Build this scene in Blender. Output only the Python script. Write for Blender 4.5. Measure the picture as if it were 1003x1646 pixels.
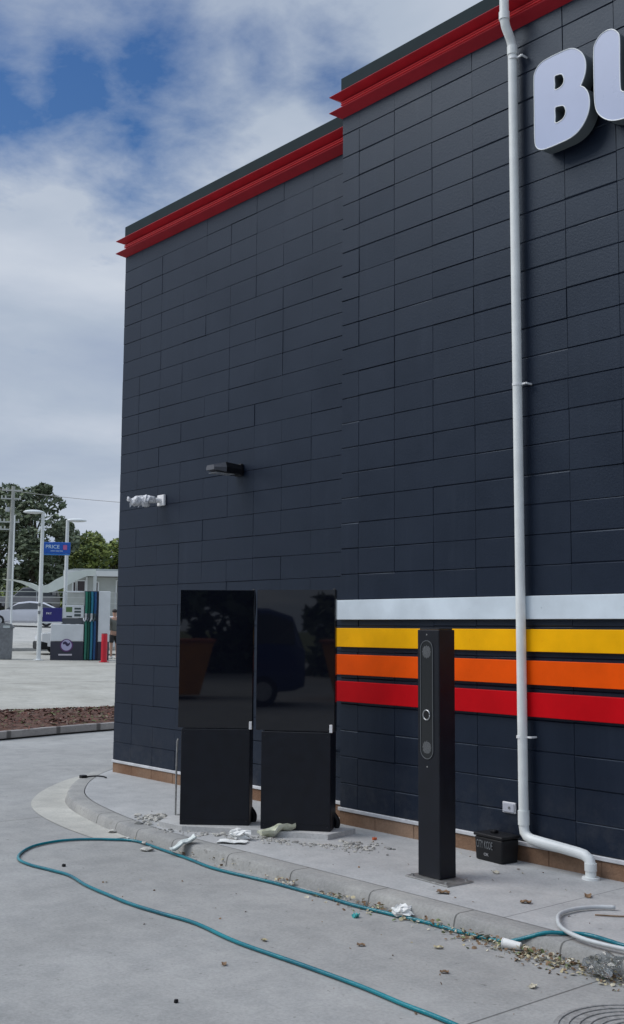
import bpy, bmesh, math, random
from mathutils import Vector, Matrix, noise
from mathutils.geometry import tessellate_polygon
R = math.radians
random.seed(7)
for o in list(bpy.data.objects): bpy.data.objects.remove(o)
S = bpy.context.scene
COL = S.collection

# ------------------------------------------------------------------ camera
CAM = Vector((0, -5.825, 1.484)); TH, PI_, RO = .7023, .1049, .0072
F0 = Vector((-math.cos(TH), math.sin(TH), 0)); R0 = Vector((math.sin(TH), math.cos(TH), 0)); U0 = Vector((0, 0, 1))
Fv = F0*math.cos(PI_) + U0*math.sin(PI_); Uv = -F0*math.sin(PI_) + U0*math.cos(PI_)
Rv = R0*math.cos(RO) + Uv*math.sin(RO); Uv = -R0*math.sin(RO) + Uv*math.cos(RO)
cd = bpy.data.cameras.new('camera'); cam = bpy.data.objects.new('camera', cd); COL.objects.link(cam)
cd.sensor_fit = 'HORIZONTAL'; cd.sensor_width = 36; cd.lens = 36*1786.56/1003; cd.clip_start = .05; cd.clip_end = 3000
m = Matrix((Rv, Uv, -Fv)).transposed().to_4x4(); m.translation = CAM; cam.matrix_world = m
S.camera = cam

# ------------------------------------------------------------------ world, sun, exposure
SUN_EL, SUN_AZ = 46, -143        # azimuth from +Y towards +X: a veiled sun behind the photographer's left shoulder
w = bpy.data.worlds.new("World"); S.world = w; w.use_nodes = True
nt = w.node_tree; nt.nodes.clear(); N = nt.nodes.new; L = nt.links.new
out = N('ShaderNodeOutputWorld'); bg = N('ShaderNodeBackground'); L(bg.outputs[0], out.inputs[0])
sky = N('ShaderNodeTexSky'); sky.sky_type = 'NISHITA'; sky.sun_disc = False
sky.sun_elevation = R(SUN_EL); sky.sun_rotation = R(SUN_AZ); sky.air_density = 1.2; sky.dust_density = .6; sky.ozone_density = 2
skm = N('ShaderNodeVectorMath'); skm.operation = 'SCALE'; skm.inputs['Scale'].default_value = .088; hs = N('ShaderNodeHueSaturation'); hs.inputs['Saturation'].default_value = 1.35; hs.inputs['Hue'].default_value = .512; L(sky.outputs[0], hs.inputs['Color']); L(hs.outputs[0], skm.inputs[0])
tc = N('ShaderNodeTexCoord'); sep = N('ShaderNodeSeparateXYZ'); L(tc.outputs['Generated'], sep.inputs[0])
def wm(op, a, b=None, clamp=False):
    n = N('ShaderNodeMath'); n.operation = op; n.use_clamp = clamp
    for i, v in enumerate((a, b)):
        if v is None: continue
        if isinstance(v, (int, float)): n.inputs[i].default_value = v
        else: L(v, n.inputs[i])
    return n.outputs[0]
zz = wm('ADD', wm('MAXIMUM', sep.outputs[2], 0.0), .16)
cx = wm('DIVIDE', sep.outputs[0], zz); cy = wm('DIVIDE', sep.outputs[1], zz)
comb = N('ShaderNodeCombineXYZ'); L(cx, comb.inputs[0]); L(cy, comb.inputs[1]); comb.inputs[2].default_value = 3.7
def wnoise(scale, detail, rough, dist=0.):
    n = N('ShaderNodeTexNoise'); L(comb.outputs[0], n.inputs['Vector'])
    n.inputs['Scale'].default_value = scale; n.inputs['Detail'].default_value = detail; n.inputs['Roughness'].default_value = rough
    n.inputs['Distortion'].default_value = dist; return n.outputs['Fac']
def wramp(fac, stops):
    n = N('ShaderNodeValToRGB'); L(fac, n.inputs[0]); e = n.color_ramp.elements
    for i, (p, c) in enumerate(stops):
        el = e[i] if i < 2 else e.new(p)
        el.position = p; el.color = (*c, 1)
    return n.outputs[0]
# breaks in the cloud layer, high in the west
def hole(d, width):
    v = Vector(d).normalized()
    n = N('ShaderNodeVectorMath'); n.operation = 'DISTANCE'; L(tc.outputs['Generated'], n.inputs[0]); n.inputs[1].default_value = v
    return wm('MAXIMUM', wm('SUBTRACT', 1.0, wm('DIVIDE', n.outputs['Value'], width)), 0.0)
h = hole((-.755, .464, .462), .17)
for d_, w_ in (((-.835, .355, .432), .15), ((-.785, .465, .41), .12), ((-.80, .42, .45), .13), ((-.70, .534, .474), .08), ((-.66, .575, .485), .10), ((.3, -.7, .6), .35), ((-.3, -.5, .8), .4)):
    h = wm('MAXIMUM', h, hole(d_, w_))
nz = wnoise(1.9, 8, .58, .25)
nz2 = wnoise(5.5, 6, .6, .2)
dens = wm('ADD', wm('MULTIPLY', h, 1.15), wm('MULTIPLY', wm('SUBTRACT', wm('ADD', wm('MULTIPLY', nz, .6), wm('MULTIPLY', nz2, .4)), .5), 3.2))
clear = wramp(dens, [(.30, (0, 0, 0)), (1.0, (1, 1, 1))])
cl_n = wnoise(1.3, 6, .55, .2)
ccol = wramp(cl_n, [(.3, (.36, .43, .56)), (.46, (.43, .50, .61)), (.6, (.52, .58, .68)), (.75, (.64, .69, .77))])
mx = N('ShaderNodeMix'); mx.data_type = 'RGBA'; L(clear, mx.inputs[0]); L(ccol, mx.inputs[6]); L(skm.outputs[0], mx.inputs[7])
# an overcast sky is brightest overhead and around the veiled sun
zen = N('ShaderNodeMapRange'); zen.interpolation_type = 'SMOOTHSTEP'; L(sep.outputs[2], zen.inputs[0]); zen.inputs[1].default_value = .50; zen.inputs[2].default_value = .95; zen.inputs[3].default_value = 1; zen.inputs[4].default_value = 2.2
gn = N('ShaderNodeVectorMath'); gn.operation = 'SCALE'; L(mx.outputs[2], gn.inputs[0]); L(zen.outputs[0], gn.inputs['Scale'])
L(gn.outputs[0], bg.inputs[0]); bg.inputs[1].default_value = 1.0
sd = bpy.data.lights.new('sun', 'SUN'); sd.energy = 2.0; sd.angle = R(38); sd.color = (1, .97, .93)
so = bpy.data.objects.new('sun', sd); COL.objects.link(so)
sdir = Vector((math.sin(R(SUN_AZ))*math.cos(R(SUN_EL)), math.cos(R(SUN_AZ))*math.cos(R(SUN_EL)), math.sin(R(SUN_EL))))
so.rotation_euler = sdir.to_track_quat('Z', 'Y').to_euler(); so.location = sdir*60
S.view_settings.view_transform = 'Standard'; S.view_settings.look = 'None'; S.view_settings.exposure = 0; S.view_settings.gamma = 1

# ------------------------------------------------------------------ helpers: materials
MATS = {}
def mat(name, col, rough=.6, metal=0., spec=.5, var=0., vscale=6., bump=0., bscale=40., col2=None, coat=0., trans=0., vdetail=6, stops=(.35, .65), bdist=.01):
    if name in MATS: return MATS[name]
    m = bpy.data.materials.new(name); m.use_nodes = True; nt = m.node_tree; b = nt.nodes['Principled BSDF']
    b.inputs['Base Color'].default_value = (*col, 1); b.inputs['Roughness'].default_value = rough; b.inputs['Metallic'].default_value = metal
    b.inputs['Specular IOR Level'].default_value = spec; b.inputs['Coat Weight'].default_value = coat
    b.inputs['Transmission Weight'].default_value = trans
    tcn = nt.nodes.new('ShaderNodeTexCoord')
    geo = nt.nodes.new('ShaderNodeNewGeometry')
    if var > 0 or col2:
        n = nt.nodes.new('ShaderNodeTexNoise'); nt.links.new(geo.outputs['Position'], n.inputs['Vector'])
        n.inputs['Scale'].default_value = vscale; n.inputs['Detail'].default_value = vdetail; n.inputs['Roughness'].default_value = .6
        r = nt.nodes.new('ShaderNodeValToRGB'); nt.links.new(n.outputs['Fac'], r.inputs[0])
        c2 = col2 if col2 else tuple(min(1, c*(1+var)) for c in col); c1 = tuple(c*(1-var) for c in col) if not col2 else col
        r.color_ramp.elements[0].position = stops[0]; r.color_ramp.elements[0].color = (*c1, 1)
        r.color_ramp.elements[1].position = stops[1]; r.color_ramp.elements[1].color = (*c2, 1)
        nt.links.new(r.outputs[0], b.inputs['Base Color'])
        rr = nt.nodes.new('ShaderNodeMapRange'); nt.links.new(n.outputs['Fac'], rr.inputs[0])
        rr.inputs[3].default_value = max(0, rough-.08); rr.inputs[4].default_value = min(1, rough+.08)
        nt.links.new(rr.outputs[0], b.inputs['Roughness'])
    if bump > 0:
        n = nt.nodes.new('ShaderNodeTexNoise'); nt.links.new(geo.outputs['Position'], n.inputs['Vector'])
        n.inputs['Scale'].default_value = bscale; n.inputs['Detail'].default_value = 5
        bp = nt.nodes.new('ShaderNodeBump'); bp.inputs['Strength'].default_value = bump; bp.inputs['Distance'].default_value = bdist
        nt.links.new(n.outputs['Fac'], bp.inputs['Height']); nt.links.new(bp.outputs[0], b.inputs['Normal'])
    MATS[name] = m; return m

def concrete(name, c1, c2, rough=.8, stain=(.2, .2, .19), joints=(), stainamt=.35, seed=0., bump=.25, lines=None):
    """mottled concrete: big soft patches, fine speckle, dark drips and tyre scuffs, saw cut joints at given x / y"""
    m = bpy.data.materials.new(name); m.use_nodes = True; nt = m.node_tree; b = nt.nodes['Principled BSDF']; NN = nt.nodes.new; LL = nt.links.new
    geo = NN('ShaderNodeNewGeometry'); mp = NN('ShaderNodeMapping'); LL(geo.outputs['Position'], mp.inputs[0]); mp.inputs['Location'].default_value = (seed, seed, 0)
    def noi(s, d=6, r=.6, sc=(1, 1, 1)):
        mq = NN('ShaderNodeMapping'); LL(mp.outputs[0], mq.inputs[0]); mq.inputs['Scale'].default_value = sc
        n = NN('ShaderNodeTexNoise'); LL(mq.outputs[0], n.inputs['Vector']); n.inputs['Scale'].default_value = s; n.inputs['Detail'].default_value = d; n.inputs['Roughness'].default_value = r
        return n.outputs['Fac']
    def ramp(f, a, ca, bpos, cb):
        r = NN('ShaderNodeValToRGB'); LL(f, r.inputs[0]); r.color_ramp.elements[0].position = a; r.color_ramp.elements[0].color = (*ca, 1)
        r.color_ramp.elements[1].position = bpos; r.color_ramp.elements[1].color = (*cb, 1); return r.outputs[0]
    def mul(A, B, f=1., t='MULTIPLY'):
        x = NN('ShaderNodeMix'); x.data_type = 'RGBA'; x.blend_type = t; x.inputs[0].default_value = f
        LL(A, x.inputs[6]); LL(B, x.inputs[7]); return x.outputs[2]
    base = ramp(noi(.9, 8, .62), .35, c1, .66, c2)
    fine = ramp(noi(55, 4, .7), .3, (.8, .8, .8), .62, (1.05, 1.05, 1.05)); base = mul(base, fine, .8)
    mid = ramp(noi(5, 8, .7), .36, (.84, .85, .86), .6, (1.03, 1.03, 1.03)); base = mul(base, mid, .9)
    st = ramp(noi(1.7, 9, .72, (1, 1.6, 1)), .28, stain, .40, (1, 1, 1)); base = mul(base, st, stainamt)
    sp = ramp(noi(24, 3, .5), .26, (.35, .34, .32), .32, (1, 1, 1)); base = mul(base, sp, .5)
    if joints:
        sx = NN('ShaderNodeSeparateXYZ'); LL(geo.outputs['Position'], sx.inputs[0])
        acc = None
        for ax, v, wd in joints:
            a = NN('ShaderNodeMath'); a.operation = 'SUBTRACT'; LL(sx.outputs[ax], a.inputs[0]); a.inputs[1].default_value = v
            c = NN('ShaderNodeMath'); c.operation = 'ABSOLUTE'; LL(a.outputs[0], c.inputs[0])
            d = NN('ShaderNodeMapRange'); LL(c.outputs[0], d.inputs[0]); d.inputs[1].default_value = wd*.5; d.inputs[2].default_value = wd; d.inputs[3].default_value = .38; d.inputs[4].default_value = 1
            if acc is None: acc = d.outputs[0]
            else:
                e = NN('ShaderNodeMath'); e.operation = 'MINIMUM'; LL(acc, e.inputs[0]); LL(d.outputs[0], e.inputs[1]); acc = e.outputs[0]
        cc = NN('ShaderNodeCombineXYZ'); [LL(acc, cc.inputs[i]) for i in range(3)]
        base = mul(base, cc.outputs[0])
    LL(base, b.inputs['Base Color']); b.inputs['Roughness'].default_value = rough; b.inputs['Specular IOR Level'].default_value = .35
    bp = NN('ShaderNodeBump'); bp.inputs['Strength'].default_value = bump; bp.inputs['Distance'].default_value = .006
    LL(noi(70, 5, .7), bp.inputs['Height']); LL(bp.outputs[0], b.inputs['Normal'])
    MATS[name] = m; return m

def block_paint():
    m = bpy.data.materials.new('dark_block_paint'); m.use_nodes = True; nt = m.node_tree; b = nt.nodes['Principled BSDF']; NN = nt.nodes.new; LL = nt.links.new
    geo = NN('ShaderNodeNewGeometry')
    n = NN('ShaderNodeTexNoise'); LL(geo.outputs['Position'], n.inputs['Vector']); n.inputs['Scale'].default_value = 2.2; n.inputs['Detail'].default_value = 9; n.inputs['Roughness'].default_value = .65
    r = NN('ShaderNodeValToRGB'); LL(n.outputs['Fac'], r.inputs[0]); r.color_ramp.elements[0].position = .3; r.color_ramp.elements[0].color = (.0050, .0085, .0190, 1)
    r.color_ramp.elements[1].position = .7; r.color_ramp.elements[1].color = (.0080, .0128, .0265, 1)
    # thin dust streaks
    mp = NN('ShaderNodeMapping'); LL(geo.outputs['Position'], mp.inputs[0]); mp.inputs['Scale'].default_value = (14, 14, .7)
    n2 = NN('ShaderNodeTexNoise'); LL(mp.outputs[0], n2.inputs['Vector']); n2.inputs['Scale'].default_value = 1; n2.inputs['Detail'].default_value = 6
    r2 = NN('ShaderNodeValToRGB'); LL(n2.outputs['Fac'], r2.inputs[0]); r2.color_ramp.elements[0].position = .58; r2.color_ramp.elements[0].color = (0, 0, 0, 1)
    r2.color_ramp.elements[1].position = .85; r2.color_ramp.elements[1].color = (.006, .007, .009, 1)
    a = NN('ShaderNodeMix'); a.data_type = 'RGBA'; a.blend_type = 'ADD'; a.inputs[0].default_value = 1; LL(r.outputs[0], a.inputs[6]); LL(r2.outputs[0], a.inputs[7])
    # dust and splash marks thrown up on the lowest courses
    sz = NN('ShaderNodeSeparateXYZ'); LL(geo.outputs['Position'], sz.inputs[0]); lo = NN('ShaderNodeMapRange'); LL(sz.outputs[2], lo.inputs[0]); lo.inputs[1].default_value = .12; lo.inputs[2].default_value = .60; lo.inputs[3].default_value = 1; lo.inputs[4].default_value = 0
    nd = NN('ShaderNodeTexNoise'); LL(geo.outputs['Position'], nd.inputs['Vector']); nd.inputs['Scale'].default_value = 9; nd.inputs['Detail'].default_value = 8; nd.inputs['Roughness'].default_value = .75
    rd = NN('ShaderNodeMapRange'); LL(nd.outputs['Fac'], rd.inputs[0]); rd.inputs[1].default_value = .45; rd.inputs[2].default_value = .8
    md = NN('ShaderNodeMath'); md.operation = 'MULTIPLY'; LL(lo.outputs[0], md.inputs[0]); LL(rd.outputs[0], md.inputs[1]); m3 = NN('ShaderNodeMath'); m3.operation = 'MULTIPLY'; LL(md.outputs[0], m3.inputs[0]); m3.inputs[1].default_value = .30
    dm = NN('ShaderNodeMix'); dm.data_type = 'RGBA'; LL(m3.outputs[0], dm.inputs[0]); LL(a.outputs[2], dm.inputs[6]); dm.inputs[7].default_value = (.13, .125, .12, 1); LL(dm.outputs[2], b.inputs['Base Color'])
    rr = NN('ShaderNodeMapRange'); LL(n.outputs['Fac'], rr.inputs[0]); rr.inputs[3].default_value = .34; rr.inputs[4].default_value = .52; LL(rr.outputs[0], b.inputs['Roughness'])
    b.inputs['Specular IOR Level'].default_value = .42; b.inputs['Specular Tint'].default_value = (.66, .82, 1, 1)
    n3 = NN('ShaderNodeTexNoise'); LL(geo.outputs['Position'], n3.inputs['Vector']); n3.inputs['Scale'].default_value = 60; n3.inputs['Detail'].default_value = 6; n3.inputs['Roughness'].default_value = .7
    bp = NN('ShaderNodeBump'); bp.inputs['Strength'].default_value = .35; bp.inputs['Distance'].default_value = .004; LL(n3.outputs['Fac'], bp.inputs['Height']); LL(bp.outputs[0], b.inputs['Normal'])
    MATS['dark_block_paint'] = m; return m

# ------------------------------------------------------------------ helpers: geometry
def tag(o, label=None, cat=None, group=None, kind=None):
    if label: o['label'] = label
    if cat: o['category'] = cat
    if group: o['group'] = group
    if kind: o['kind'] = kind
    return o
def empty(name, loc, rz=0., **k):
    o = bpy.data.objects.new(name, None); COL.objects.link(o); o.location = loc; o.rotation_euler = (0, 0, rz); o.empty_display_size = .1
    return tag(o, **k)
def obj(name, bm, material, parent=None, smooth=False, **k):
    me = bpy.data.meshes.new(name); bmesh.ops.recalc_face_normals(bm, faces=bm.faces); bm.to_mesh(me); bm.free()
    if smooth:
        for p in me.polygons: p.use_smooth = True
        if smooth != True:
            me.set_sharp_from_angle(angle=R(smooth))
    for mm in (material if isinstance(material, (list, tuple)) else [material]): me.materials.append(mm)
    o = bpy.data.objects.new(name, me); COL.objects.link(o)
    if parent: o.parent = parent
    return tag(o, **k)
def copy_tree(o, parent=None):
    c = o.copy(); COL.objects.link(c); c.parent = parent
    for ch in [x for x in bpy.data.objects if x.parent == o]: copy_tree(ch, c)
    return c
def B(): return bmesh.new()
def box(bm, x0, x1, y0, y1, z0, z1, bev=0., seg=2, rz=0., piv=None):
    r = bmesh.ops.create_cube(bm, size=1); vs = r['verts']
    for v in vs: v.co = Vector(((x0+x1)/2+v.co.x*(x1-x0), (y0+y1)/2+v.co.y*(y1-y0), (z0+z1)/2+v.co.z*(z1-z0)))
    if bev > 0:
        es = list({e for v in vs for e in v.link_edges}); rr = bmesh.ops.bevel(bm, geom=es, offset=bev, segments=seg, affect='EDGES', profile=.5); vs = [v for v in rr['verts']]+[v for v in vs if v.is_valid]
        vs = list(set(vs))
    if rz:
        bmesh.ops.rotate(bm, verts=[v for v in vs if v.is_valid], cent=piv or ((x0+x1)/2, (y0+y1)/2, 0), matrix=Matrix.Rotation(rz, 3, 'Z'))
    return vs
def cyl(bm, p, q, r, r2=None, n=20, caps=True):
    p = Vector(p); q = Vector(q); d = q-p; r2 = r if r2 is None else r2
    t = bmesh.ops.create_cone(bm, cap_ends=caps, segments=n, radius1=r, radius2=r2, depth=d.length)
    M = Matrix.Translation((p+q)/2) @ d.to_track_quat('Z', 'Y').to_matrix().to_4x4()
    bmesh.ops.transform(bm, matrix=M, verts=t['verts']); return t['verts']
def catmull(pts, n=8):
    P = [Vector(p) for p in pts]; P = [P[0]*2-P[1]]+P+[P[-1]*2-P[-2]]; o = []
    for i in range(1, len(P)-2):
        a, b, c, d = P[i-1:i+3]
        for k in range(n):
            t = k/n; o.append(.5*((2*b)+(c-a)*t+(2*a-5*b+4*c-d)*t*t+(3*b-a-3*c+d)*t**3))
    o.append(P[-2]); return o
def tube(bm, pts, r, n=12, smooth=0, taper=None):
    P = catmull(pts, smooth) if smooth else [Vector(p) for p in pts]
    rings = []; up = Vector((0, 0, 1)); prev = None
    for i, p in enumerate(P):
        t = (P[min(i+1, len(P)-1)]-P[max(i-1, 0)]).normalized()
        if prev is None: a = t.orthogonal().normalized()
        else: a = (prev - t*prev.dot(t)).normalized()
        prev = a; b = t.cross(a); rr = r if taper is None else taper(i/(len(P)-1))
        rings.append([bm.verts.new(p+(a*math.cos(2*math.pi*k/n)+b*math.sin(2*math.pi*k/n))*rr) for k in range(n)])
    for A, C in zip(rings, rings[1:]):
        for k in range(n): bm.faces.new((A[k], A[(k+1) % n], C[(k+1) % n], C[k]))
    bm.faces.new(rings[0][::-1]); bm.faces.new(rings[-1])
def prism(bm, outline, f, depth, holes=()):
    """extrude a 2D outline (with holes); f(u, v, w) -> 3D, w 0..depth"""
    loops = [list(outline)]+[list(h) for h in holes]; front = []; back = []
    for lp in loops:
        front += [bm.verts.new(f(u, v, depth)) for u, v in lp]; back += [bm.verts.new(f(u, v, 0)) for u, v in lp]
    tris = tessellate_polygon([[Vector((u, v, 0)) for u, v in lp] for lp in loops])
    for a, b, c in tris:
        bm.faces.new((front[a], front[b], front[c])); bm.faces.new((back[c], back[b], back[a]))
    k = 0
    for lp in loops:
        n = len(lp)
        for i in range(n):
            a, b = k+i, k+(i+1) % n; bm.faces.new((front[a], front[b], back[b], back[a]))
        k += n
def sheet(bm, pts, z=None, sub=0):
    vs = [bm.verts.new((*p[:2], p[2] if len(p) > 2 else z)) for p in pts]; return bm.faces.new(vs)
def closed_round(pts, n=5):
    """smooth closed outline through the points"""
    P = [Vector((*p, 0)) for p in pts]; o = []; m = len(P)
    for i in range(m):
        a, b, c, d = P[i-1], P[i], P[(i+1) % m], P[(i+2) % m]
        for k in range(n):
            t = k/n; q = .5*((2*b)+(c-a)*t+(2*a-5*b+4*c-d)*t*t+(3*b-a-3*c+d)*t**3); o.append((q.x, q.y))
    return o
def rrect(x0, x1, z0, z1, r, n=6):
    o = []
    for cx_, cz_, a0 in ((x1-r, z1-r, 0), (x0+r, z1-r, 90), (x0+r, z0+r, 180), (x1-r, z0+r, 270)):
        for k in range(n+1):
            a = R(a0+90*k/n); o.append((cx_+r*math.cos(a), cz_+r*math.sin(a)))
    return o
def text_mesh(name, s, size, material, parent, M, sx=1., ext=.001, align='LEFT', **k):
    cu = bpy.data.curves.new(name, 'FONT'); cu.body = s; cu.size = size; cu.extrude = ext; cu.align_x = align; cu.resolution_u = 3
    t = bpy.data.objects.new(name+'_tmp', cu); COL.objects.link(t); bpy.context.view_layer.update()
    me = bpy.data.meshes.new_from_object(t.evaluated_get(bpy.context.evaluated_depsgraph_get())); bpy.data.objects.remove(t); bpy.data.curves.remove(cu)
    me.transform(Matrix.Diagonal((sx, 1, 1, 1))); me.transform(M); me.name = name
    me.materials.clear(); me.materials.append(material)
    o = bpy.data.objects.new(name, me); COL.objects.link(o); o.parent = parent; return tag(o, **k)
UPRIGHT = Matrix(((1, 0, 0, 0), (0, 0, -1, 0), (0, 1, 0, 0), (0, 0, 0, 1)))     # text in the XZ plane, facing -Y

# ------------------------------------------------------------------ materials
M_wall = block_paint()
M_wallflat = mat('dark_smooth_paint', (.015, .018, .026), .5, var=.15, vscale=3, bump=.1, bscale=60)
M_parapet = mat('parapet_flashing', (.022, .035, .040), .8, spec=.12, var=.12, vscale=4)
M_red = mat('red_cornice_paint', (.38, .016, .028), .5, spec=.2, var=.1, vscale=5)
M_redtube = mat('red_tube', (.55, .04, .05), .25)
M_white = mat('white_board', (.62, .70, .76), .4, var=.11, vscale=2.3, bump=.15, bscale=3)
M_yel = mat('yellow_board', (.86, .42, .0), .5, spec=.12, var=.11, vscale=2.3, bump=.15, bscale=3)
M_org = mat('orange_board', (.80, .085, .0), .5, spec=.12, var=.11, vscale=2.3, bump=.15, bscale=3)
M_redb = mat('red_board', (.52, .001, .006), .5, spec=.12, var=.11, vscale=2.3, bump=.15, bscale=3)
M_clay = concrete('bare_footing', (.17, .085, .045), (.33, .22, .15), rough=.9, seed=4., stain=(.45, .45, .48), stainamt=.9, bump=.9)
M_sill = mat('pale_flashing', (.55, .56, .58), .4, var=.12, vscale=9)
M_pvc = mat('grey_pvc', (.74, .77, .76), .4, var=.07, vscale=7)
M_blackmetal = mat('black_powder_coat', (.004, .0055, .0105), .45, spec=.35, var=.2, vscale=12, bump=.06, bscale=200)
M_blackmatt = mat('black_plastic', (.0045, .005, .007), .5, spec=.35, var=.15, vscale=20)
M_glass = mat('black_glass', (.004, .005, .009), .022, spec=.52, coat=.0)
M_tab = mat('white_plastic', (.8, .8, .8), .4)
M_grey = mat('grey_plastic', (.16, .17, .18), .5, var=.2, vscale=9)
M_lgrey = mat('light_grey_steel', (.42, .44, .45), .4, metal=.3, var=.15, vscale=9)
M_galv = mat('galvanised_steel', (.38, .38, .37), .4, metal=.7, var=.2, vscale=30)
M_road = concrete('driveway_concrete', (.295, .295, .285), (.355, .355, .345), joints=((0, -3.11, .007), (0, -8.6, .006)), stain=(.55, .55, .55), stainamt=.4)
M_path = concrete('footpath_concrete', (.38, .385, .385), (.46, .465, .46), seed=3.3, joints=((0, -3.9, .004),), stain=(.5, .5, .5), stainamt=.35)
M_kerb = concrete('kerb_concrete', (.27, .27, .265), (.40, .395, .37), seed=7.1, joints=tuple((0, x, .007) for x in (-8.03, -7.62, -7.25, -6.75, -6.1, -5.45, -4.75, -4.1, -3.42, -2.9)), stain=(.42, .40, .36), stainamt=.8, bump=.8)
M_gutter = concrete('gutter_concrete', (.42, .41, .37), (.52, .51, .46), seed=1.7, stain=(.5, .48, .42))
M_fore = concrete('forecourt_concrete', (.33, .32, .28), (.43, .42, .375), seed=12., stain=(.3, .3, .3), stainamt=.6, joints=((0, -24., .04), (0, -30., .04)))
M_far = concrete('rear_road_surface', (.36, .36, .34), (.48, .47, .44), seed=5., stainamt=.3)
M_grass = mat('grass_bank', (.07, .09, .03), .9, col2=(.14, .15, .06), vscale=1.5)
M_mulch = mat('bark_mulch', (.055, .028, .02), .95, col2=(.15, .07, .045), vscale=14, bump=1., bscale=25, bdist=.05)
M_bark = mat('wood_chip', (.16, .06, .04), .9, col2=(.07, .035, .03), vscale=9)
M_hose = mat('teal_hose', (.0, .105, .15), .2, col2=(.0, .20, .24), vscale=3.5, bump=.2, bscale=120)
M_hosewhite = mat('white_conduit', (.50, .53, .54), .45, var=.1, vscale=9)
M_leaf = [mat('dry_leaf', (.34, .29, .17), .8, col2=(.5, .45, .3), vscale=20), mat('brown_leaf', (.13, .08, .045), .8, col2=(.25, .16, .09), vscale=20), mat('pale_leaf', (.6, .57, .47), .7, col2=(.42, .38, .28), vscale=20), mat('green_leaf', (.10, .15, .05), .8, col2=(.2, .22, .1), vscale=20)]
M_rubble = mat('plaster_rubble', (.30, .29, .26), .9, col2=(.55, .54, .50), vscale=30, bump=.5)
M_paper = mat('white_paper', (.74, .75, .73), .7, var=.08, vscale=20)

# ------------------------------------------------------------------ the ground
Zr = -.075
def zx(x):
    P = [(400, Zr), (-15.1, Zr), (-18, .05), (-31, .36), (-34.5, .43), (-38.4, .46), (-42, .58), (-62, 1.66), (-75, 2.0), (-130, 3.2), (-900, 6)]
    for (a, za), (b, zb) in zip(P, P[1:]):
        if x >= b: return za+(zb-za)*(a-x)/(a-b)
    return 6
def strip(name, xs, y0, y1, material, dz=0., **k):
    bm = B(); rows = []
    for x in xs: rows.append([bm.verts.new((x, y, zx(x)+dz)) for y in (y0, y1)])
    for a, b in zip(rows, rows[1:]): bm.faces.new((a[0], a[1], b[1], b[0]))
    return obj(name, bm, material, kind='structure', **k)
strip('ground', (400, 60, -15.1, -18, -31, -34.5, -38.4, -42, -62, -75, -130, -900), -500, 700, M_grass, -.03)
strip('driveway', (60, -15.1), -60, 30, M_road)
strip('forecourt', (-15.1, -18, -31, -34.5, -38.4, -40.9), -60, 60, M_fore)
strip('road', (-41.1, -42, -62, -73), -90, 120, M_far)
bm = B(); box(bm, -41.15, -40.85, -60, 60, .3, zx(-41)+.12, .02); obj('kerb', bm, M_kerb, kind='structure')

# footpath slab, kerb, gutter: the kerb curls round the corner of the building
OUT = catmull([(6, -1.37), (2, -1.37), (-2, -1.37), (-4, -1.37), (-5.5, -1.375), (-6.7, -1.38), (-7.29, -1.355), (-7.75, -1.29), (-8.2, -1.21), (-8.7, -1.09), (-9.15, -.93), (-9.55, -.70), (-9.95, -.42), (-10.35, -.05), (-10.7, .45), (-10.95, 1.1), (-11.0, 2.), (-11, 6.), (-11, 12)], 6) if 0 else None
def c2(pts, n=6): return [(p.x, p.y) for p in catmull([(*q, 0) for q in pts], n)]
KO = c2([(6, -1.35), (2, -1.35), (-2, -1.35), (-4, -1.35), (-5.5, -1.36), (-6.7, -1.375), (-7.29, -1.355), (-7.75, -1.295), (-8.2, -1.21), (-8.7, -1.09), (-9.15, -.92), (-9.55, -.69), (-9.93, -.42), (-10.4, .0), (-10.75, .5), (-10.95, 1.1), (-11.0, 2.), (-11, 6.), (-11, 12)])
def offset(path, d):
    o = []
    for i, p in enumerate(path):
        a = Vector(path[max(i-1, 0)]); b = Vector(path[min(i+1, len(path)-1)]); t = (b-a).normalized(); n = Vector((-t.y, t.x))
        o.append((p[0]+n.x*d, p[1]+n.y*d))
    return o
def sweep_profile(bm, path, prof):
    """prof: list of (offset outward(-)/inward(+), z)"""
    rings = []
    lines = [offset(path, -d) for d, z in prof]
    for i in range(len(path)): rings.append([bm.verts.new((*lines[j][i], prof[j][1])) for j in range(len(prof))])
    for a, b in zip(rings, rings[1:]):
        for j in range(len(prof)-1): bm.faces.new((a[j], b[j], b[j+1], a[j+1]))
def wob(bm, amp, fr, zamp=None):
    for v in bm.verts:
        n = noise.noise_vector(v.co*fr); v.co += Vector((n.x*amp, n.y*amp, n.z*(amp if zamp is None else zamp)))
bm = B()
sweep_profile(bm, KO, [(.155, -.04), (.150, -.003), (.146, .001), (.03, .003), (.008, -.004), (-.004, -.02), (-.022, Zr-.02)])
obj('kerb', bm, M_kerb, kind='structure', smooth=30)
KI = offset(KO, -.155)
bm = B(); vs = [bm.verts.new((*p, 0)) for p in KI]+[bm.verts.new((-10, 12, 0)), bm.verts.new((-10, 3, 0)), bm.verts.new((6, 3, 0))]
bm.faces.new(vs); obj('footpath', bm, M_path, kind='structure')
seg = [i for i, p in enumerate(KO) if -10.9 < p[0] < -7.35]
gp = KO[seg[0]:seg[-1]+1]; bm = B(); inn = offset(gp, .018)
wd = [.10+.20*math.sin(math.pi*min(1, .15+i/len(gp)*.95))**.7 for i in range(len(gp))]
ou = [Vector(offset(gp, .02+wd[i])[i]) for i in range(len(gp))]
a_ = [bm.verts.new((*p, Zr+.004)) for p in inn]; b_ = [bm.verts.new((*p, Zr+.004)) for p in ou]
for i in range(len(gp)-1): bm.faces.new((a_[i], a_[i+1], b_[i+1], b_[i]))
obj('gutter', bm, M_gutter, kind='structure')

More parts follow.
